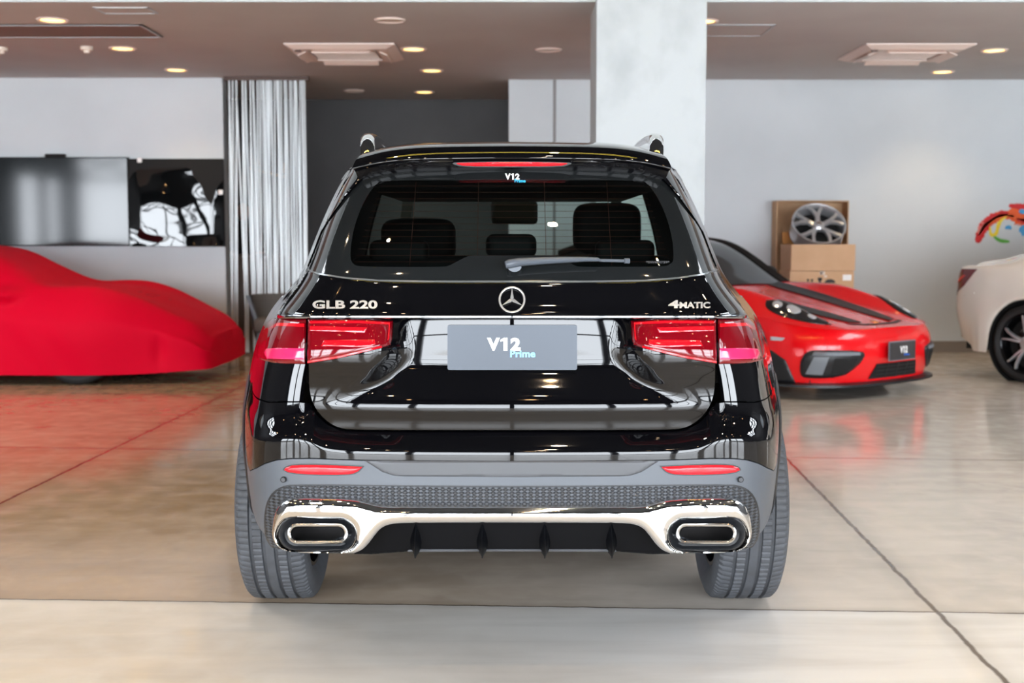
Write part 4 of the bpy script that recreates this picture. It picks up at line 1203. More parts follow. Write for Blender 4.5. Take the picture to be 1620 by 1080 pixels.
# tub chair in front of the curtain
cp = PX(447, 520, 12.95)
AC = empty('tub_armchair', (cp.x, 12.72, 0), math.radians(4), 'grey tub armchair in front of the string curtain beside the SUV', 'chair')
rows_ = []
for z, k in ((.20, .78), (.34, .90), (.50, .98), (.62, 1.0), (.655, .99), (.66, .93), (.60, .88), (.42, .84)):
    rows_.append([(.29*k*math.cos(t), .27*k*math.sin(t) + .0, z) for t in np.linspace(math.radians(-20), math.radians(200), 40)])
MB().grid(rows_, flip=False).build('backrest', GREYF, AC, recalc=True)
MB().box((0, -.02, .36), (.44, .46, .14)).build('seat', GREYF, AC, bevel=.04, bseg=3)
for sx in (-1, 1):
    for sy in (-1, 1):
        MB().tube([(sx*.17, sy*.16, .30), (sx*.22, sy*.20, 0)], [.022, .013], 10).build('leg', GREYL, AC)
MB().tube([(-.285, -.10, .655), (-.20, -.14, .40), (-.16, -.15, .26)], [.02, .026, .02], 10).build('arm_trim', GREYL, AC)

# ================================================================== boxes and alloy wheel at the rear wall
def u_x(u, Y): return PX(u, 400, Y).x
BXY = 12.75
bl = empty('cardboard_box', ((u_x(1250, BXY)+u_x(1352, BXY))/2, BXY+.26, 0), 0, 'tall lower cardboard box with white label and black handling symbols', 'box', 'cardboard boxes by the right wall')
zt_low = PX(1290, 428.5, BXY).z
bw = u_x(1352, BXY) - u_x(1250, BXY)
MB().box((0, 0, zt_low/2), (bw, .52, zt_low)).build('carton', CARD, bl, bevel=.006)
fy = -.2625
lab = PX(1340, 439, BXY)
MB().box((lab.x - bl.location.x, fy, lab.z), (.088, .004, .06)).build('shipping_label', WHITE, bl)
sy_ = MB()
for du in (1278, 1284.5):
    q = PX(du, 450, BXY); x = q.x - bl.location.x
    sy_.box((x, fy, q.z-.0), (.006, .003, .085)).box((x, fy, q.z+.045), (.020, .003, .02))
q = PX(1297, 446, BXY); x = q.x - bl.location.x
sy_.box((x, fy, q.z+.03), (.042, .003, .03)).box((x, fy, q.z+.008), (.022, .003, .022)).box((x, fy, q.z-.025), (.006, .003, .05)).box((x, fy, q.z-.05), (.03, .003, .006))
q = PX(1313, 447, BXY); x = q.x - bl.location.x
sy_.prism([(.055*math.cos(t), .038*math.sin(t)) for t in np.linspace(0, math.pi, 14)], lambda a, b: (x+a, fy-.0015, q.z+b-.002), lambda a, b: (x+a, fy+.0015, q.z+b-.002)).box((x, fy, q.z-.035), (.005, .003, .07))
sy_.build('handling_symbols', PRINTB, bl, smooth=False, recalc=True)
tp = MB()
for du, dv, s in ((1301, 431, .05), (1306, 437, .03), (1299, 425, .03)): 
    q = PX(du, dv, BXY); tp.box((q.x - bl.location.x, fy-.001, min(q.z, zt_low-.02)), (s, .003, s*.7))
tp.build('torn_tape', mat('tape_white', (226, 214, 200), .5), bl, smooth=False)
zt_mid = PX(1290, 387, BXY).z
bm_ = empty('cardboard_box', (bl.location.x + .01, BXY+.26, zt_low + .003), 0, 'open cardboard box holding the silver alloy wheel', 'box', 'cardboard boxes by the right wall')
hm = zt_mid - zt_low; t_ = .008; wm = bw - .01; dm = .51
mb = MB().box((0, -dm/2, hm/2), (wm, t_, hm)).box((0, dm/2, hm/2), (wm, t_, hm)).box((-wm/2, 0, hm/2), (t_, dm, hm)).box((wm/2, 0, hm/2), (t_, dm, hm)).box((0, 0, t_/2), (wm, dm, t_))
mb.build('carton', CARD, bm_)
for ex, w_, hh_, zz, yy in ((-wm/2+.10, .17, .30, hm-.02, dm/2-.03), (wm/2-.08, .13, .24, hm-.03, dm/2-.03)):
    MB().box((ex, yy, zz), (w_, .01, hh_), rx=math.radians(-3), ry=math.radians(-4 if ex < 0 else 7)).build('packing_card', CARDO, bm_)
tb = empty('cardboard_box', ((u_x(1228, 13.3)+u_x(1341, 13.3))/2, 13.42, 0), 0, 'tall brown cardboard box standing open against the wall behind the alloy wheel', 'box', 'cardboard boxes by the right wall')
wt = u_x(1341, 13.2) - u_x(1228, 13.2); ht = PX(1290, 317, 13.25).z; dt = .24
mb = MB().box((0, dt/2-.006, ht/2), (wt, .008, ht)).box((-wt/2, 0, ht/2), (.012, dt, ht)).box((wt/2, 0, ht/2), (.012, dt, ht)).box((0, 0, ht-.006), (wt, dt, .012)).box((0, 0, .006), (wt, dt, .012))
mb.build('carton', CARDD, tb)
wc = PX(1293, 362, BXY+.27)
AW = empty('alloy_wheel', (wc.x, BXY+.24, zt_low+.014), 0, 'silver Y-spoke alloy wheel standing tilted in the open cardboard box', 'wheel')
R_ = .272
tilt = Matrix.Translation((0, .02, wc.z - zt_low - .014)) @ Matrix.Rotation(math.radians(-42), 4, 'X') @ Matrix.Rotation(math.radians(-90), 4, 'Z')
for nm, mb, m_ in (('barrel', rim_barrel_mb(R_, .20), RIMS), ('spokes', spokes_mb(R_*.99, .075, 5, wd=.048, hub=.06, y_shape=True), RIMS), ('hub_cap', MB().lathe([(.075, .0005), (.092, .001), (.092, .024), (.07, .03)], 24), CHROME), ('inner_face', MB().lathe([(-.03, .0005), (-.03, R_*.9)], 40), DARK)):
    o = mb.build(nm, m_, AW, recalc=(nm == 'spokes')); o.matrix_local = tilt
# paint splash on the wall
def splash():
    r = empty('wall_painting', (PX(1600, 350, YB-.004).x, YB-.004, PX(1600, 350, YB).z), 0, 'colourful paint splash brushed on the white wall at far right', 'wall art')
    def stroke(pts, w, m, nm):
        c = [PX(u, v, YB-.004) - r.location for u, v in pts]; x = Curve([(i, p.x) for i, p in enumerate(c)], .2, 300); z = Curve([(i, p.z) for i, p in enumerate(c)], .2, 300)
        L = len(c)-1; rows_ = []; rg = random.Random(len(pts)*7 + int(w*1000))
        for t in np.linspace(0, L, 40):
            dx, dz = float(x(t+.05)-x(t-.05)), float(z(t+.05)-z(t-.05)); l = math.hypot(dx, dz)+1e-9
            ww = w*(.35 + .65*math.sin(math.pi*min(1, max(0, t/L)))**.6)*rg.uniform(.8, 1.2); n_ = (-dz/l*ww, dx/l*ww)
            rows_.append([(float(x(t))-n_[0], 0, float(z(t))-n_[1]), (float(x(t))-n_[0]*.4, -.003, float(z(t))-n_[1]*.4), (float(x(t))+n_[0]*.4, -.003, float(z(t))+n_[1]*.4), (float(x(t))+n_[0], 0, float(z(t))+n_[1])])
        MB().grid(rows_).build(nm, PAINTS[m], r, recalc=True)
    stroke([(1546, 384), (1552, 368), (1562, 352), (1580, 341), (1596, 338)], .055, 'red', 'red_stroke')
    stroke([(1549, 372), (1556, 358), (1566, 349)], .05, 'pink', 'pink_stroke')
    stroke([(1562, 356), (1572, 346), (1590, 340), (1604, 342)], .05, 'orange', 'orange_stroke')
    stroke([(1566, 358), (1568, 372), (1576, 370), (1580, 354), (1590, 343), (1600, 341)], .02, 'yellow', 'yellow_stroke')
    stroke([(1572, 374), (1584, 381), (1597, 382)], .02, 'green', 'green_stroke')
    stroke([(1597, 346), (1606, 340), (1620, 345), (1660, 350)], .09, 'orange', 'orange_stroke')
    stroke([(1596, 325), (1612, 327), (1640, 330), (1680, 336)], .035, 'red', 'red_stroke')
    stroke([(1608, 346), (1624, 350), (1660, 356)], .05, 'red', 'red_stroke')
    stroke([(1612, 336), (1624, 335), (1650, 342)], .06, 'blue', 'blue_stroke')
    stroke([(1615, 358), (1622, 364), (1650, 372)], .06, 'blue', 'blue_stroke')
    stroke([(1590, 361), (1596, 359), (1600, 362)], .02, 'blue', 'blue_stroke')
    stroke([(1650, 350), (1690, 370), (1720, 410)], .07, 'yellow', 'yellow_stroke')
splash()

# ================================================================== generic lofted car skin
def skin_loft(ctrl, ys, nq=40, side_only=None, yoff=None):
    """ctrl: list of (Curve x(y), Curve z(y)) from centre top to bottom edge; returns P[station, q, 3] for the right half (x>0)"""
    K = len(ctrl); qs = np.linspace(0, K-1, nq); P = np.zeros((len(ys), nq, 3))
    for i, y in enumerate(ys):
        cx = [float(c[0](y)) for c in ctrl]; cz = [float(c[1](y)) for c in ctrl]
        P[i, :, 0] = gsmooth(pchip(range(K), cx, qs), nq*.018); P[i, :, 2] = gsmooth(pchip(range(K), cz, qs), nq*.018); P[i, :, 1] = y
        P[i, 0, 0] = 0
        if yoff is not None: P[i, :, 1] += yoff(P[i, :, 0], y)
    return P
def both(P, flip_=False):
    L = P[:, ::-1].copy(); L[..., 0] *= -1
    return np.concatenate([L, P[:, 1:]], 1)

# ================================================================== red car under a fitted cover
gp = GP(138, 607)
X0 = -2.57
RC = empty('covered_car', (X0, 11.45, 0), -math.pi/2, 'low sports car hidden under a fitted red cloth cover', 'car')
prof = [(-.02, .40), (-.10, .49), (-.33, .60), (-.68, .735), (-.92, .79), (-1.12, .805), (-1.32, .825), (-1.68, .99), (-2.0, 1.135), (-2.25, 1.175), (-2.6, 1.19), (-3.1, 1.13), (-3.7, .98), (-4.2, .86), (-4.52, .72), (-4.6, .4)]
zt = Curve(prof, .05)
hwx = Curve([(0.0, .70), (-.02, .76), (-.08, .81), (-.25, .86), (-.5, .90), (-.9, .97), (-1.4, .98), (-2.2, .95), (-3.2, 1.0), (-4.0, .98), (-4.4, .88), (-4.6, .6)], .02)
fend = Curve([(0, 0), (-.3, .02), (-.7, .06), (-1.05, .075), (-1.4, .03), (-1.9, -.05), (-2.6, -.06), (-3.4, .03), (-4, .03), (-4.6, 0)], .1)
belt = Curve([(0, 0), (-1.2, .03), (-1.7, .20), (-2.3, .33), (-3.0, .30), (-3.8, .12), (-4.6, .02)], .1)
C_ = lambda f: Curve([(y, f(y)) for y in np.linspace(-4.62, 0, 120)], 0)
hem = C_(lambda y: .085 + .03*math.exp(-((y+.02)/.35)**2))
ctrl = [(C_(lambda y: 0.0), zt),
        (C_(lambda y: hwx(y)*.45), C_(lambda y: zt(y) - .012)),
        (C_(lambda y: hwx(y)*(.74 - .06*belt(y)/.33)), C_(lambda y: zt(y) - .035 + fend(y)*.9 - .5*belt(y)*.35)),
        (C_(lambda y: hwx(y)*.93), C_(lambda y: zt(y) - .14 - belt(y)*.98 + max(0, fend(y))*.7)),
        (C_(lambda y: hwx(y)*1.0), C_(lambda y: min(.50, zt(y)*.66))),
        (C_(lambda y: hwx(y)*.985), C_(lambda y: .25)),
        (C_(lambda y: hwx(y)*.97), hem)]
ys = np.concatenate([np.linspace(-4.6, -.3, 150), np.linspace(-.27, 0, 16)])
P = both(skin_loft(ctrl, ys, 60))
nrm = np.zeros_like(P); nrm[..., 0] = np.sign(P[..., 0])
for i in range(P.shape[0]):
    for j in range(P.shape[1]):
        x, y, z = P[i, j]
        # mirror pocket
        e = .14*math.exp(-((y+1.66)/.11)**2 - ((z-.76)/.055)**2) * (abs(x) > .6)
        # lamp and intake dents near the nose, drape folds
        e += -.03*math.exp(-((y+.40)/.05)**2 - ((z-.28)/.14)**2) * (abs(x) > .4)
        e += .05*math.exp(-((y+1.08)/.40)**2 - ((z-.42)/.26)**2) - .03*math.exp(-((y+1.75)/.3)**2 - ((z-.45)/.25)**2)
        s = noise.noise((x*1.2, y*2.2, z*2.2+5)); f = noise.noise((y*5 + z*3, z*1.6, x*2))
        e += .012*s + .010*f*sstep(.1, .5, abs(x))
        e += .014*math.sin(26*(y+2.0) + 5*z)*math.exp(-((y+1.9)/.22)**2 - ((z-.86)/.07)**2)
        sg_ = 1 if x > 0 else -1
        P[i, j, 0] += sg_*e*sstep(.2, .6, abs(x)); P[i, j, 2] += .5*(.012*s)*(z > .3)
mb = MB().grid(P, flip=True)
cap = P[-1]; c0 = np.array((0, cap[:, 1].mean()+.03, .118)); 
mb.grid(np.stack([cap, cap*.5 + c0*.5, np.broadcast_to(c0, cap.shape)], 0), flip=True)
cap = P[0]; c0 = np.array((0, cap[:, 1].mean()-.02, .4)); mb.grid(np.stack([np.broadcast_to(c0, cap.shape), cap], 0), flip=True)
COV = mb.build('fitted_cover', COVER, RC, angle=70, weld=1e-5)
def cov_mark(u, v, w, h):
    """small dark print lying on the bonnet of the cover"""
    from mathutils.bvhtree import BVHTree
    return None
tree = None
bpy.context.view_layer.update()
dg = bpy.context.evaluated_depsgraph_get()
def cast(u, v):
    kx, kz = rayk(u-810, v); d = Vector((float(kx), 1, float(kz))).normalized()
    Mi = (Matrix.Translation((X0, 11.45, 0)) @ Matrix.Rotation(-math.pi/2, 4, 'Z')).inverted()
    o_, d_ = Mi @ Vector((0, 0, HC)), (Mi.to_3x3() @ d)
    ok, loc, n_, _ = COV.ray_cast(o_, d_)
    return (loc, n_) if ok else (None, None)
def mark(polyuv, name):
    pts = [cast(*p) for p in polyuv]
    if any(a is None for a, b in pts): return
    MB().add([a + b*.004 for a, b in pts] + [a - b*.002 for a, b in pts], [tuple(range(len(pts)))] + [((i+1) % len(pts), i, i+len(pts), (i+1) % len(pts)+len(pts)) for i in range(len(pts))]).build(name, PRINTB, COV, smooth=False, recalc=True)
mark([(231, 465), (238, 464.5), (246, 466), (253, 467), (247, 469), (240, 469), (235, 467)], 'printed_mark')
mark([(218, 461), (223, 460.6), (225, 462), (220, 462.6)], 'printed_mark')
mark([(267, 472.5), (270, 472), (271, 474.5), (268, 475)], 'printed_mark')
def plain_wheel(root, x, y, R, sg, rimm=RIMD, W_=.24, spokes=None, rr=.72):
    r = empty('wheel', (x, y, R), 0 if sg > 0 else math.pi); r.parent = root
    tyre_mb(R, W_, R*rr, blocks=48, tread=False).build('tyre', RUBD, r)
    rim_barrel_mb(R*rr+.002, W_*.92).build('rim', rimm, r)
    spokes_mb(R*rr*.99, W_*.40, 5, wd=.021, **(spokes or {})).build('spokes', RIMS if spokes else RIMD, r, recalc=True)
    MB().lathe([(-.02, .0005), (-.02, R*rr*.62), (.0, R*rr*.62), (.0, .0005)], 32).build('brake_disc', SATIN if spokes else RIMD, r)
    return r
for y in (-1.08, -3.6):
    for sg in (1, -1): plain_wheel(RC, sg*.80, y, .335, sg)
MB().box((0, -2.4, .20), (1.3, 3.6, .12)).build('underbody', DARK, RC)

# ================================================================== red sports car with black stripes (local y forward, nose at 0, x to its right)
PORS = empty('sports_car', (3.0, 9.84, 0), math.radians(310-90), 'red sports car with black bonnet stripes and dark front plate', 'car')
pc_ = [(0, 0), (.3, .018), (.5, .062), (.66, .14), (.78, .28), (.85, .46), (.885, .66), (.90, .95), (.905, 1.2)]
pcx = np.array([p[0] for p in pc_]); pcy = np.array([p[1] for p in pc_]); tt = np.concatenate([[0], np.cumsum(np.hypot(np.diff(pcx), np.diff(pcy)))])
ps_ = np.linspace(0, tt[-1], 600); pX = gsmooth(pchip(tt, pcx, ps_), 8); pY = gsmooth(pchip(tt, pcy, ps_), 8); pX[0] = 0; pY -= pY[0]
pf = lambda x: np.interp(np.abs(x), pX[:520], pY[:520])
AXF, RA2 = -.92, .365
ZNOSE = .60
fout = Curve([(.10, -.02), (.16, -.01), (.24, .012), (.33, .03), (.40, .03), (.46, .018), (.51, -.008), (.55, -.04), (.60, -.07)], .012)
def PF(s, z, out=0.0):
    """front fascia: s signed along the plan, z height"""
    s = np.asarray(s, float); z = np.asarray(z, float); sg = np.sign(s) + (s == 0); a = np.abs(s)
    x = np.interp(a, ps_, pX); y = -np.interp(a, ps_, pY)
    e = .004; x2 = np.interp(a+e, ps_, pX); y2 = -np.interp(a+e, ps_, pY); l = np.hypot(x2-x, y2-y)+1e-12
    nx, ny = -(y2-y)/l, (x2-x)/l; o = fout(z) * (1 - .8*sstep(.75, 1.25, a)) + out
    return np.stack([sg*(x + nx*o), y + ny*o, z + 0*s], -1)
s_arch = 1.10
def s_of_y(y): return float(np.interp(-y, pY, ps_))
sE = s_of_y(AXF + RA2)
# hood and wings: heightfield over the plan
zc = Curve([(-4.5, .86), (-1.62, .835), (-1.3, .778), (-.9, .705), (-.5, .628), (-.2, .568), (-.06, .542), (0, .535)], .04)
ridge = Curve([(-4.5, 0), (-2.0, .0), (-1.6, .02), (-1.25, .085), (-.95, .12), (-.6, .10), (-.32, .045), (-.1, .008), (0, 0)], .05)
sidez = Curve([(-4.5, .74), (-1.6, .70), (-.95, .665), (-.5, .59), (-.2, .54), (0, .515)], .05)
def ZH_(x, y):
    x = np.abs(x); xe = np.interp(-(y), pY, pX)
    xe = np.where(y < -1.15, .905, xe); d = np.clip((xe - x)/.30, 0, 1)
    f = 1 - (1-d)**2.6
    top = zc(y) - .03*(x/.9)**2*(y < 0) + ridge(y)*np.exp(-((x-.66)/.155)**2)
    return sidez(y) + (top - sidez(y))*f
NX, NT = 61, 70
HP = np.zeros((NT, NX, 3))
sx = np.linspace(-1, 1, NX); sx = np.sign(sx)*(1-(1-np.abs(sx))**1.5)
for i, t in enumerate(np.linspace(0, 1, NT)):
    for j, k in enumerate(sx):
        x = k*.903; yn = -float(pf(min(abs(x), .8999))) if abs(x) < .9 else -1.0
        yn = max(yn, -1.0); y = lerp(yn - .018, -1.66, t**1.25); HP[i, j] = (x, y, float(ZH_(np.array(x), np.array(y))))
MB().grid(HP, flip=False).build('bonnet', CRED, PORS, angle=60)
# front bumper skin down to the lip
sF = np.linspace(-sE, sE, 121); FP = []
for s in sF:
    q = PF(s, .55); ztp = float(ZH_(np.array(q[0]), np.array(min(-.0, q[1])))) - .004
    FP.append([PF(s, z) if z < .60 else PF(s, z) for z in np.linspace(.13, max(.50, ztp), 26)])
MB().grid(FP, flip=True).build('front_bumper', CRED, PORS, angle=60)
# flanks with arches
for sg in (1, -1):
    rows_ = []
    for y in np.linspace(AXF + RA2 + .02, -4.2, 120):
        xx = .90 if y > -2.6 else .915; xx = float(np.interp(-y, pY, pX)) if y > -1.0 else xx
        zb = .16
        for c in (AXF, -3.38):
            if abs(y-c) < RA2: zb = max(zb, .335 + math.sqrt(RA2**2-(y-c)**2))
        zt_ = float(sidez(y)) + .01
        if y < -3.6: xx -= .25*((-3.6-y)/.6)**2
        rows_.append([(sg*(xx + .03*math.sin(math.pi*min(1, (z-.1)/.6))*.6 - .02), y, z) for z in np.linspace(min(zb, zt_-.01), zt_, 14)])
    MB().grid(rows_, flip=sg < 0).build('body_side', CRED, PORS)
    for c in (AXF, -3.38):
        MB().lathe([(-.30, .0005), (-.30, RA2), (-.03, RA2)], 40, c=(0, 0, 0), a0=-math.pi/2, a1=1.5*math.pi).build('wheel_housing', DARK, PORS).location = (sg*.89 if sg > 0 else -.59, c, .34)
        plain_wheel(PORS, sg*.775, c, .335, sg)
    # rear wings
    rows_ = []
    for y in np.linspace(-1.60, -4.25, 40):
        rows_.append([(sg*x, y, float(sidez(y)) + (lerp(.10, .14, min(1, (-y-1.6)/1.5)))*(1-((x-.55)/.36)**2 if x > .55 else 1)) for x in np.linspace(.90, .40, 16)])
    MB().grid(rows_, flip=sg < 0).build('rear_wing_panel', CRED, PORS)
# cabin
yy = np.linspace(-1.45, -4.2, 60)
rz_ = Curve([(-4.3, .84), (-3.8, .97), (-3.3, 1.13), (-2.8, 1.235), (-2.5, 1.25), (-2.25, 1.225), (-1.62, .90), (-1.45, .80)], .05)
rw = Curve([(-4.3, .50), (-3.3, .55), (-2.5, .56), (-2.2, .57), (-1.6, .64), (-1.45, .66)], .05)
def cabin(y0, y1, q0, q1, m, nm, n=30, lift=0.0):
    rows_ = []
    for y in np.linspace(y0, y1, n):
        zt_, w_ = float(rz_(y)), float(rw(y)); r = []
        for q in np.linspace(q0, q1, 41):
            # q in -1..1 : roof across; |q|>1 : down the sides
            a = abs(q); s_ = 1 if q > 0 else -1
            if a <= 1: r.append((s_*w_*a, y, zt_ - .05*a**3 + lift))
            else: r.append((s_*(w_ + (a-1)*.22), y, lerp(zt_-.05, .76, a-1) + lift*0))
        rows_.append(r)
    return MB().grid(rows_, flip=False).build(nm, m, PORS)
cabin(-1.50, -2.22, -1, 1, HLG, 'windscreen')
cabin(-2.22, -3.0, -1, 1, CRED, 'roof')
cabin(-3.0, -4.2, -1, 1, HLG, 'rear_window')
for q0, q1 in ((1, 2), (-2, -1)):
    cabin(-1.75, -3.3, q0, q1, HLG, 'side_window')
for sg in (1, -1):
    pth = [(sg*float(rw(y)), y, float(rz_(y))-.045) for y in np.linspace(-1.46, -3.3, 30)]
    MB().tube(pth, .032, 8).build('roof_pillar', CARB if sg else CRED, PORS)
    mm = MB(); Pm = []
    for i in range(11):
        t = math.pi*i/10; Pm.append([(sg*.99 + .10*math.cos(q)*math.sin(t), -2.05 + .07*math.cos(t), .91 + .06*math.sin(q)*math.sin(t)) for q in np.linspace(0, 2*math.pi, 17)])
    mm.grid(Pm).tube([(sg*.84, -1.95, .80), (sg*.93, -1.95, .90)], .02, 8).build('door_mirror', CARB, PORS)
# overlays on the hood (outline in plan x, y)
SCL = 100.0
def hood(poly, m, name, off, step=.02, R=0, H=0, parent=PORS):
    def mp(a, v, lift=0.0):
        x, y = a/SCL, -v/SCL; z = ZH_(x, y); e = .004
        gx = (ZH_(x+e, y)-ZH_(x-e, y))/(2*e); gy = (ZH_(x, y+e)-ZH_(x, y-e))/(2*e); l = np.sqrt(gx**2+gy**2+1)
        return np.stack([x - gx/l*lift, y - gy/l*lift, z + lift/l], 1)
    q = [(x*SCL, -y*SCL) for x, y in poly]
    return MB().add(*region(q, None, step*SCL, off=off, R=R*SCL, H=H, thick=.006, mapper=mp)).build(name, m, parent, angle=60)
for sg in (1, -1):
    st_ = [(sg*x, y) for x, y in ((.19, -.19), (.30, -.23), (.38, -.45), (.43, -.8), (.47, -1.2), (.50, -1.55), (.28, -1.55), (.25, -1.2), (.22, -.8), (.19, -.45))]
    hood(st_, CARB, 'bonnet_stripe', .010)
    hl = [(sg*x, y) for x, y in ((.56, -.20), (.63, -.21), (.71, -.29), (.765, -.42), (.785, -.56), (.765, -.68), (.71, -.71), (.645, -.62), (.59, -.46), (.555, -.30))]
    HL = hood(smooth_poly(hl, 2, 80), HLG, 'headlamp', .006, R=.03, H=.008)
    for x, y, r in ((.68, -.47, .045), (.71, -.60, .032), (.64, -.33, .028)):
        hood([(sg*x + r*math.cos(t), y + 1.3*r*math.sin(t)) for t in np.linspace(0, 2*math.pi, 20)[:-1]], HLB, 'lamp_element', .0165, step=.01, R=.02, H=.004, parent=HL)
hood([(-.34, -.175), (-.2, -.125), (0, -.11), (.2, -.125), (.34, -.175), (.36, -.215), (.2, -.165), (0, -.15), (-.2, -.165), (-.36, -.215)], CARB, 'bonnet_gap', .003)
hood([(.07*math.cos(t)*.5, -.20 + .035*math.sin(t)) for t in np.linspace(0, 2*math.pi, 20)[:-1]], mat('gold_badge', (220, 130, 40), .3, metal=.6), 'badge', .004, step=.01)
# overlays on the fascia (outline in s, z)
def fascia(poly, m, name, off, step=.02, R=0, H=0, parent=PORS):
    def mp(a, v, lift=0.0): return PF(a/SCL, -v/SCL, lift)
    q = [(x*SCL, -y*SCL) for x, y in poly]
    return MB().add(*region(q, None, step*SCL, off=off, R=R*SCL, H=H, thick=.012, mapper=mp, flip=True)).build(name, m, parent, angle=60, recalc=False)
for sg in (1, -1):
    f = lambda pts: [(sg*x, z) for x, z in pts]
    IN = fascia(smooth_poly(f([(.42, .375), (.78, .39), (.86, .37), (.90, .29), (.90, .19), (.86, .165), (.58, .175), (.47, .25), (.40, .33)]), 1, 80), BLACKP, 'side_intake', .006, R=.02, H=.012)
    fascia(f([(.70, .335), (.80, .335), (.86, .20), (.74, .195)]), GREYV, 'intake_duct', .020, parent=IN)
    fascia(f([(.46, .365), (.80, .375), (.82, .35), (.46, .34)]), GREYV, 'intake_slat', .024, R=.01, H=.01, parent=IN)
    fascia(f([(.48, .32), (.66, .325), (.68, .205), (.58, .205), (.50, .26)]), DARK, 'intake_mesh', .020, parent=IN)
    fascia(f([(sE-.14, .47), (sE-.02, .475), (sE-.02, .445), (sE-.12, .447)]), HLB, 'side_lamp', .006, R=.01, H=.006)
    fascia(f([(sE-.22, .13), (sE-.15, .30), (sE-.03, .37), (sE+.02, .37), (sE+.02, .13)]), BLACKP, 'arch_cladding', .006, R=.01, H=.006)
fascia([(-.26, .265), (.26, .265), (.32, .15), (-.32, .15)], DARK, 'centre_grille', .008)
g_ = MB()
for z in (.18, .21, .24): g_.grid([[PF(s, z+dz, .014) for dz in (-.004, .004)] for s in np.linspace(-.26, .26, 20)], flip=True)
for s in (-.13, 0, .13): g_.grid([[PF(s+ds, z, .014) for z in np.linspace(.155, .262, 8)] for ds in (-.006, .006)], flip=True)
g_.build('grille_bars', BLACKP, PORS)
rows_ = []
for s in np.linspace(-sE-.0, sE+.0, 81):
    a, b = PF(s, .13, -.05), PF(s, .13, .065 if abs(s) < sE-.1 else .03); rows_.append([(a[0], a[1], .135), (b[0], b[1], .118), (b[0], b[1], .100), (a[0], a[1], .095)])
MB().grid(rows_, flip=True).build('splitter', BLACKP, PORS)
MB().box((0, -2.2, .19), (1.5, 3.9, .12)).build('underbody', DARK, PORS)
PLP = MB().box((.02, .042, .36), (.34, .012, .135)).build('number_plate', mat('dark_plate', (52, 50, 52), .4), PORS)
fr = MB(); fr.box((.02, .038, .36), (.356, .008, .15)); fr.build('plate_holder', GREYV, PLP)
def ptxt(body, x0, x1, z0, z1, m, bold):
    vs, fs = fit_text(body, x0, x1, z0, z1, lambda x, z, o: (-x + .02, .050 + o, .36 + z), bold=bold, depth=.001)
    MB().add(vs, fs).build('lettering', m, PLP, weld=0, smooth=False)
vs, fs = v12_shape(-.045, .055, -.02, .035, lambda x, z, o: (-x + .02, .050 + o, .36 + z), .001)
MB().add(vs, fs).build('lettering', WHITE, PLP, weld=0, smooth=False)
ptxt('Prime', .01, .085, -.042, -.022, mat('blue_print', (40, 100, 200), .5), .03)
PLP.location.y += .03

# ================================================================== white car at the right edge (local y forward, rear axle at 0, x to its right)
WH = empty('white_car', (5.10, 11.15, 0), math.radians(-58-90), 'white saloon cut by the right frame edge, rear quarter with black twin-spoke wheel', 'car')
cw = lambda pts, s=.04: Curve(pts, s)
Y0c, Y1c = -.88, 3.75
top = cw([(-.88, .97), (-.83, 1.01), (-.74, 1.03), (-.5, 1.06), (-.25, 1.13), (.05, 1.26), (.4, 1.37), (.9, 1.44), (1.4, 1.44), (1.9, 1.38), (2.5, 1.12), (2.8, 1.0), (3.4, .9), (3.75, .72)])
wid = cw([(-.88, .64), (-.86, .70), (-.80, .77), (-.66, .83), (-.4, .89), (0, .915), (.6, .905), (2, .90), (2.8, .915), (3.3, .87), (3.6, .72), (3.75, .5)], .015)
cab = cw([(-.88, .74), (-.6, .72), (-.2, .66), (.3, .60), (1.4, .60), (2.2, .62), (2.8, .70), (3.75, .7)])
shl = cw([(-.88, .95), (-.7, .985), (-.3, .985), (.4, .965), (2.5, .93), (3.2, .86), (3.75, .68)])
arch_c = (0.0, 2.85)
def bott(y):
    z = .23 if y > -.6 else .23 + .10*sstep(-.4, -.85, y)
    for c in arch_c:
        if abs(y-c) < .372: z = max(z, .335 + math.sqrt(.372**2 - (y-c)**2))
    return z
Cw = lambda f: Curve([(y, float(f(y))) for y in np.linspace(Y0c, Y1c, 400)], 0, 1500)
ctrl = [(Cw(lambda y: 0), top),
        (Cw(lambda y: wid(y)*cab(y)*.80), Cw(lambda y: top(y) - .012)),
        (Cw(lambda y: wid(y)*(cab(y)+.04)), Cw(lambda y: top(y)-.06 - .0*y)),
        (Cw(lambda y: wid(y)*.925), Cw(lambda y: min(shl(y), top(y)-.05))),
        (Cw(lambda y: wid(y)*.975), Cw(lambda y: shl(y)-.12)),
        (Cw(lambda y: wid(y)*1.0), Cw(lambda y: max(.62, bott(y)+.02))),
        (Cw(lambda y: wid(y)*(.985 if y > -.5 else .985 - .10*sstep(-.4, -.88, y))), Cw(bott))]
ys = np.concatenate([np.linspace(-.88, -.78, 8), np.linspace(-.76, 3.75, 220)])
P = skin_loft(ctrl, ys, 48)
PP = both(P)
mb = MB().grid(PP, flip=False); cap = PP[0]; c0 = np.array((0, cap[0, 1]-.02, .66)); mb.grid(np.stack([np.broadcast_to(c0, cap.shape), cap], 0), flip=False)
cap = PP[-1]; c0 = np.array((0, cap[0, 1]+.02, .5)); mb.grid(np.stack([cap, np.broadcast_to(c0, cap.shape)], 0), flip=False)
WB = mb.build('body', CWHITE, WH, angle=60, recalc=True)
bpy.context.view_layer.update()
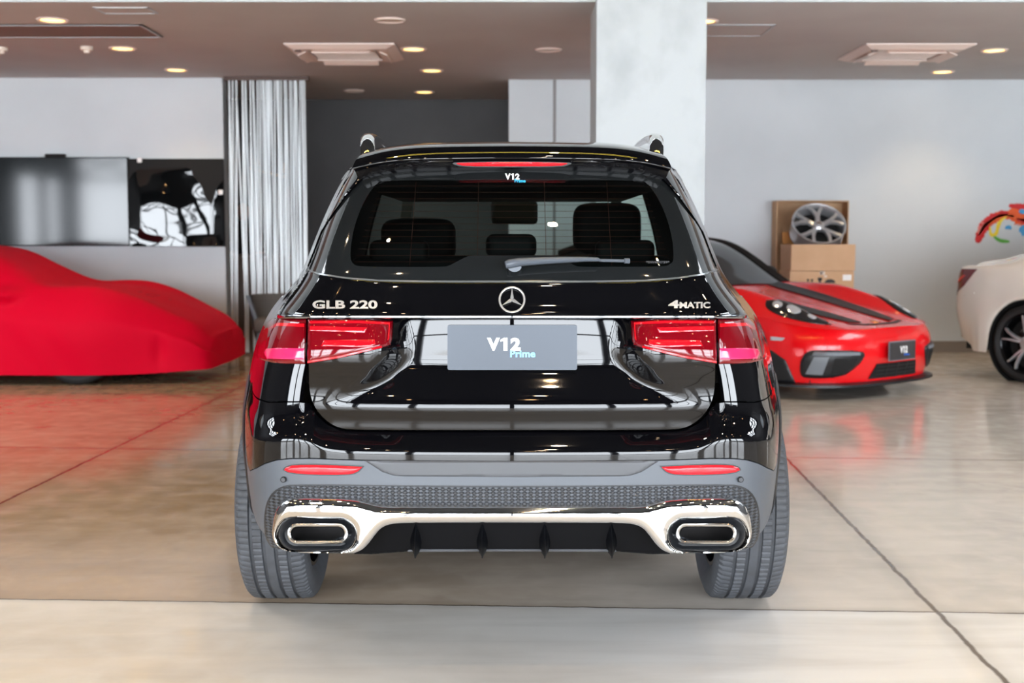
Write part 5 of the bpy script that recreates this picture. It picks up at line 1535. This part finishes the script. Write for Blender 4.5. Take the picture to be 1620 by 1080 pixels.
def side_overlay(poly, m, name, sg, off=.005, step=.02, R=0, H=0, parent=WH):
    """poly in (y, z), laid on the flank of the white car"""
    def mp(a, v, lift=0.0):
        out = np.zeros((len(a), 3)); lf = np.broadcast_to(lift, a.shape)
        for i in range(len(a)):
            y, z = a[i]/SCL, -v[i]/SCL
            ok, loc, n_, _ = WB.ray_cast(Vector((sg*2, y, z)), Vector((-sg, 0, 0)))
            if not ok: loc, n_ = Vector((sg*.7, y, z)), Vector((sg, 0, 0))
            out[i] = loc + Vector((sg, 0, 0))*float(lf[i])
        return out
    return MB().add(*region([(x*SCL, -z*SCL) for x, z in poly], None, step*SCL, off=off, R=R*SCL, H=H, thick=.008, mapper=mp, flip=sg > 0)).build(name, m, parent, angle=60)
for sg in (1, -1):
    TLW = side_overlay([(-.876, .78), (-.85, .88), (-.79, .95), (-.55, .955), (-.59, .915), (-.70, .80), (-.866, .70)], LAMP, 'tail_lamp', sg, .006)
    side_overlay([(-.84, .84), (-.72, .90), (-.69, .895), (-.81, .82)], LAMPB, 'light_bar', sg, .010, parent=TLW)
    side_overlay([(.02, 1.10), (.30, 1.24), (.8, 1.33), (1.4, 1.335), (1.9, 1.27), (2.35, 1.07), (2.3, 1.01), (.3, 1.02), (.1, 1.04)], HLG, 'side_window', sg, .004, .04)
    side_overlay([(-.80, .70), (-.55, .735), (-.55, .75), (-.80, .72)], CWHITE, 'bumper_crease', sg, .004, R=.01, H=.004)
    for c in arch_c:
        MB().lathe([(-.30, .0005), (-.30, .36), (-.02, .368)], 40, a0=-math.pi/2, a1=1.5*math.pi).build('wheel_housing', DARK, WH).location = (sg*.905 if sg > 0 else -.605, c, .335)
        wl = plain_wheel(WH, sg*.775, c, .332, sg, rimm=RIMD, W_=.235, spokes=dict(twin=.2), rr=.77)
        MB().lathe([(-.0, .0005), (-.0, .25)], 36).build('inner_face', DARK, wl)
MB().box((0, 1.4, .30), (1.5, 4.2, .12)).build('underbody', DARK, WH)
MB().box((0, -.91, .80), (.34, .012, .11)).build('number_plate', PLATE, WH)
# ================================================================== light and camera
wd = bpy.data.worlds.new('daylight'); SC.world = wd; wd.use_nodes = True
bg = wd.node_tree.nodes['Background']; bg.inputs['Color'].default_value = (.90, .96, 1.03, 1); bg.inputs['Strength'].default_value = 23
def portal(name, loc, rot, sx, sy):
    l = bpy.data.lights.new(name, 'AREA'); l.shape = 'RECTANGLE'; l.size = sx; l.size_y = sy; l.cycles.is_portal = True
    o = bpy.data.objects.new(name, l); COL.objects.link(o); o.location = loc; o.rotation_euler = rot
portal('front_window_portal', (0, YN-.05, 1.65), (math.radians(90), 0, 0), XR-XL, 3.3)
portal('left_window_portal', (XL-.02, -1.75, 1.55), (math.radians(90), 0, math.radians(-90)), 3.5, 2.5)
portal('right_window_portal', (XR+.02, -1.75, 1.55), (math.radians(90), 0, math.radians(90)), 3.5, 2.5)
for s in (-1, 1): portal('added_skylight_portal', (s*(SKY0+SKY1)/2, (SKA+SKB)/2, ZH+.22), (0, 0, 0), SKY1-SKY0, SKB-SKA)
cam = bpy.data.cameras.new('camera'); co = bpy.data.objects.new('camera', cam); COL.objects.link(co)
co.location = (0, 0, HC); co.rotation_euler = (math.pi/2 - PHI, 0, 0)
cam.sensor_width = 36; cam.lens = FPX/1620*36; cam.clip_end = 100; cam.clip_start = .05
cam.dof.use_dof = True; cam.dof.focus_distance = 3.6; cam.dof.aperture_fstop = 4.4
SC.camera = co
vs_ = SC.view_settings; vs_.view_transform = 'Standard'; vs_.look = 'None'; vs_.gamma = 1; vs_.use_curve_mapping = False; vs_.exposure = -.36
cy = SC.cycles; cy.max_bounces = 10; cy.diffuse_bounces = 5; cy.glossy_bounces = 6; cy.transparent_max_bounces = 16; cy.caustics_reflective = False; cy.caustics_refractive = False
cy.use_denoising = True; cy.sample_clamp_indirect = 12
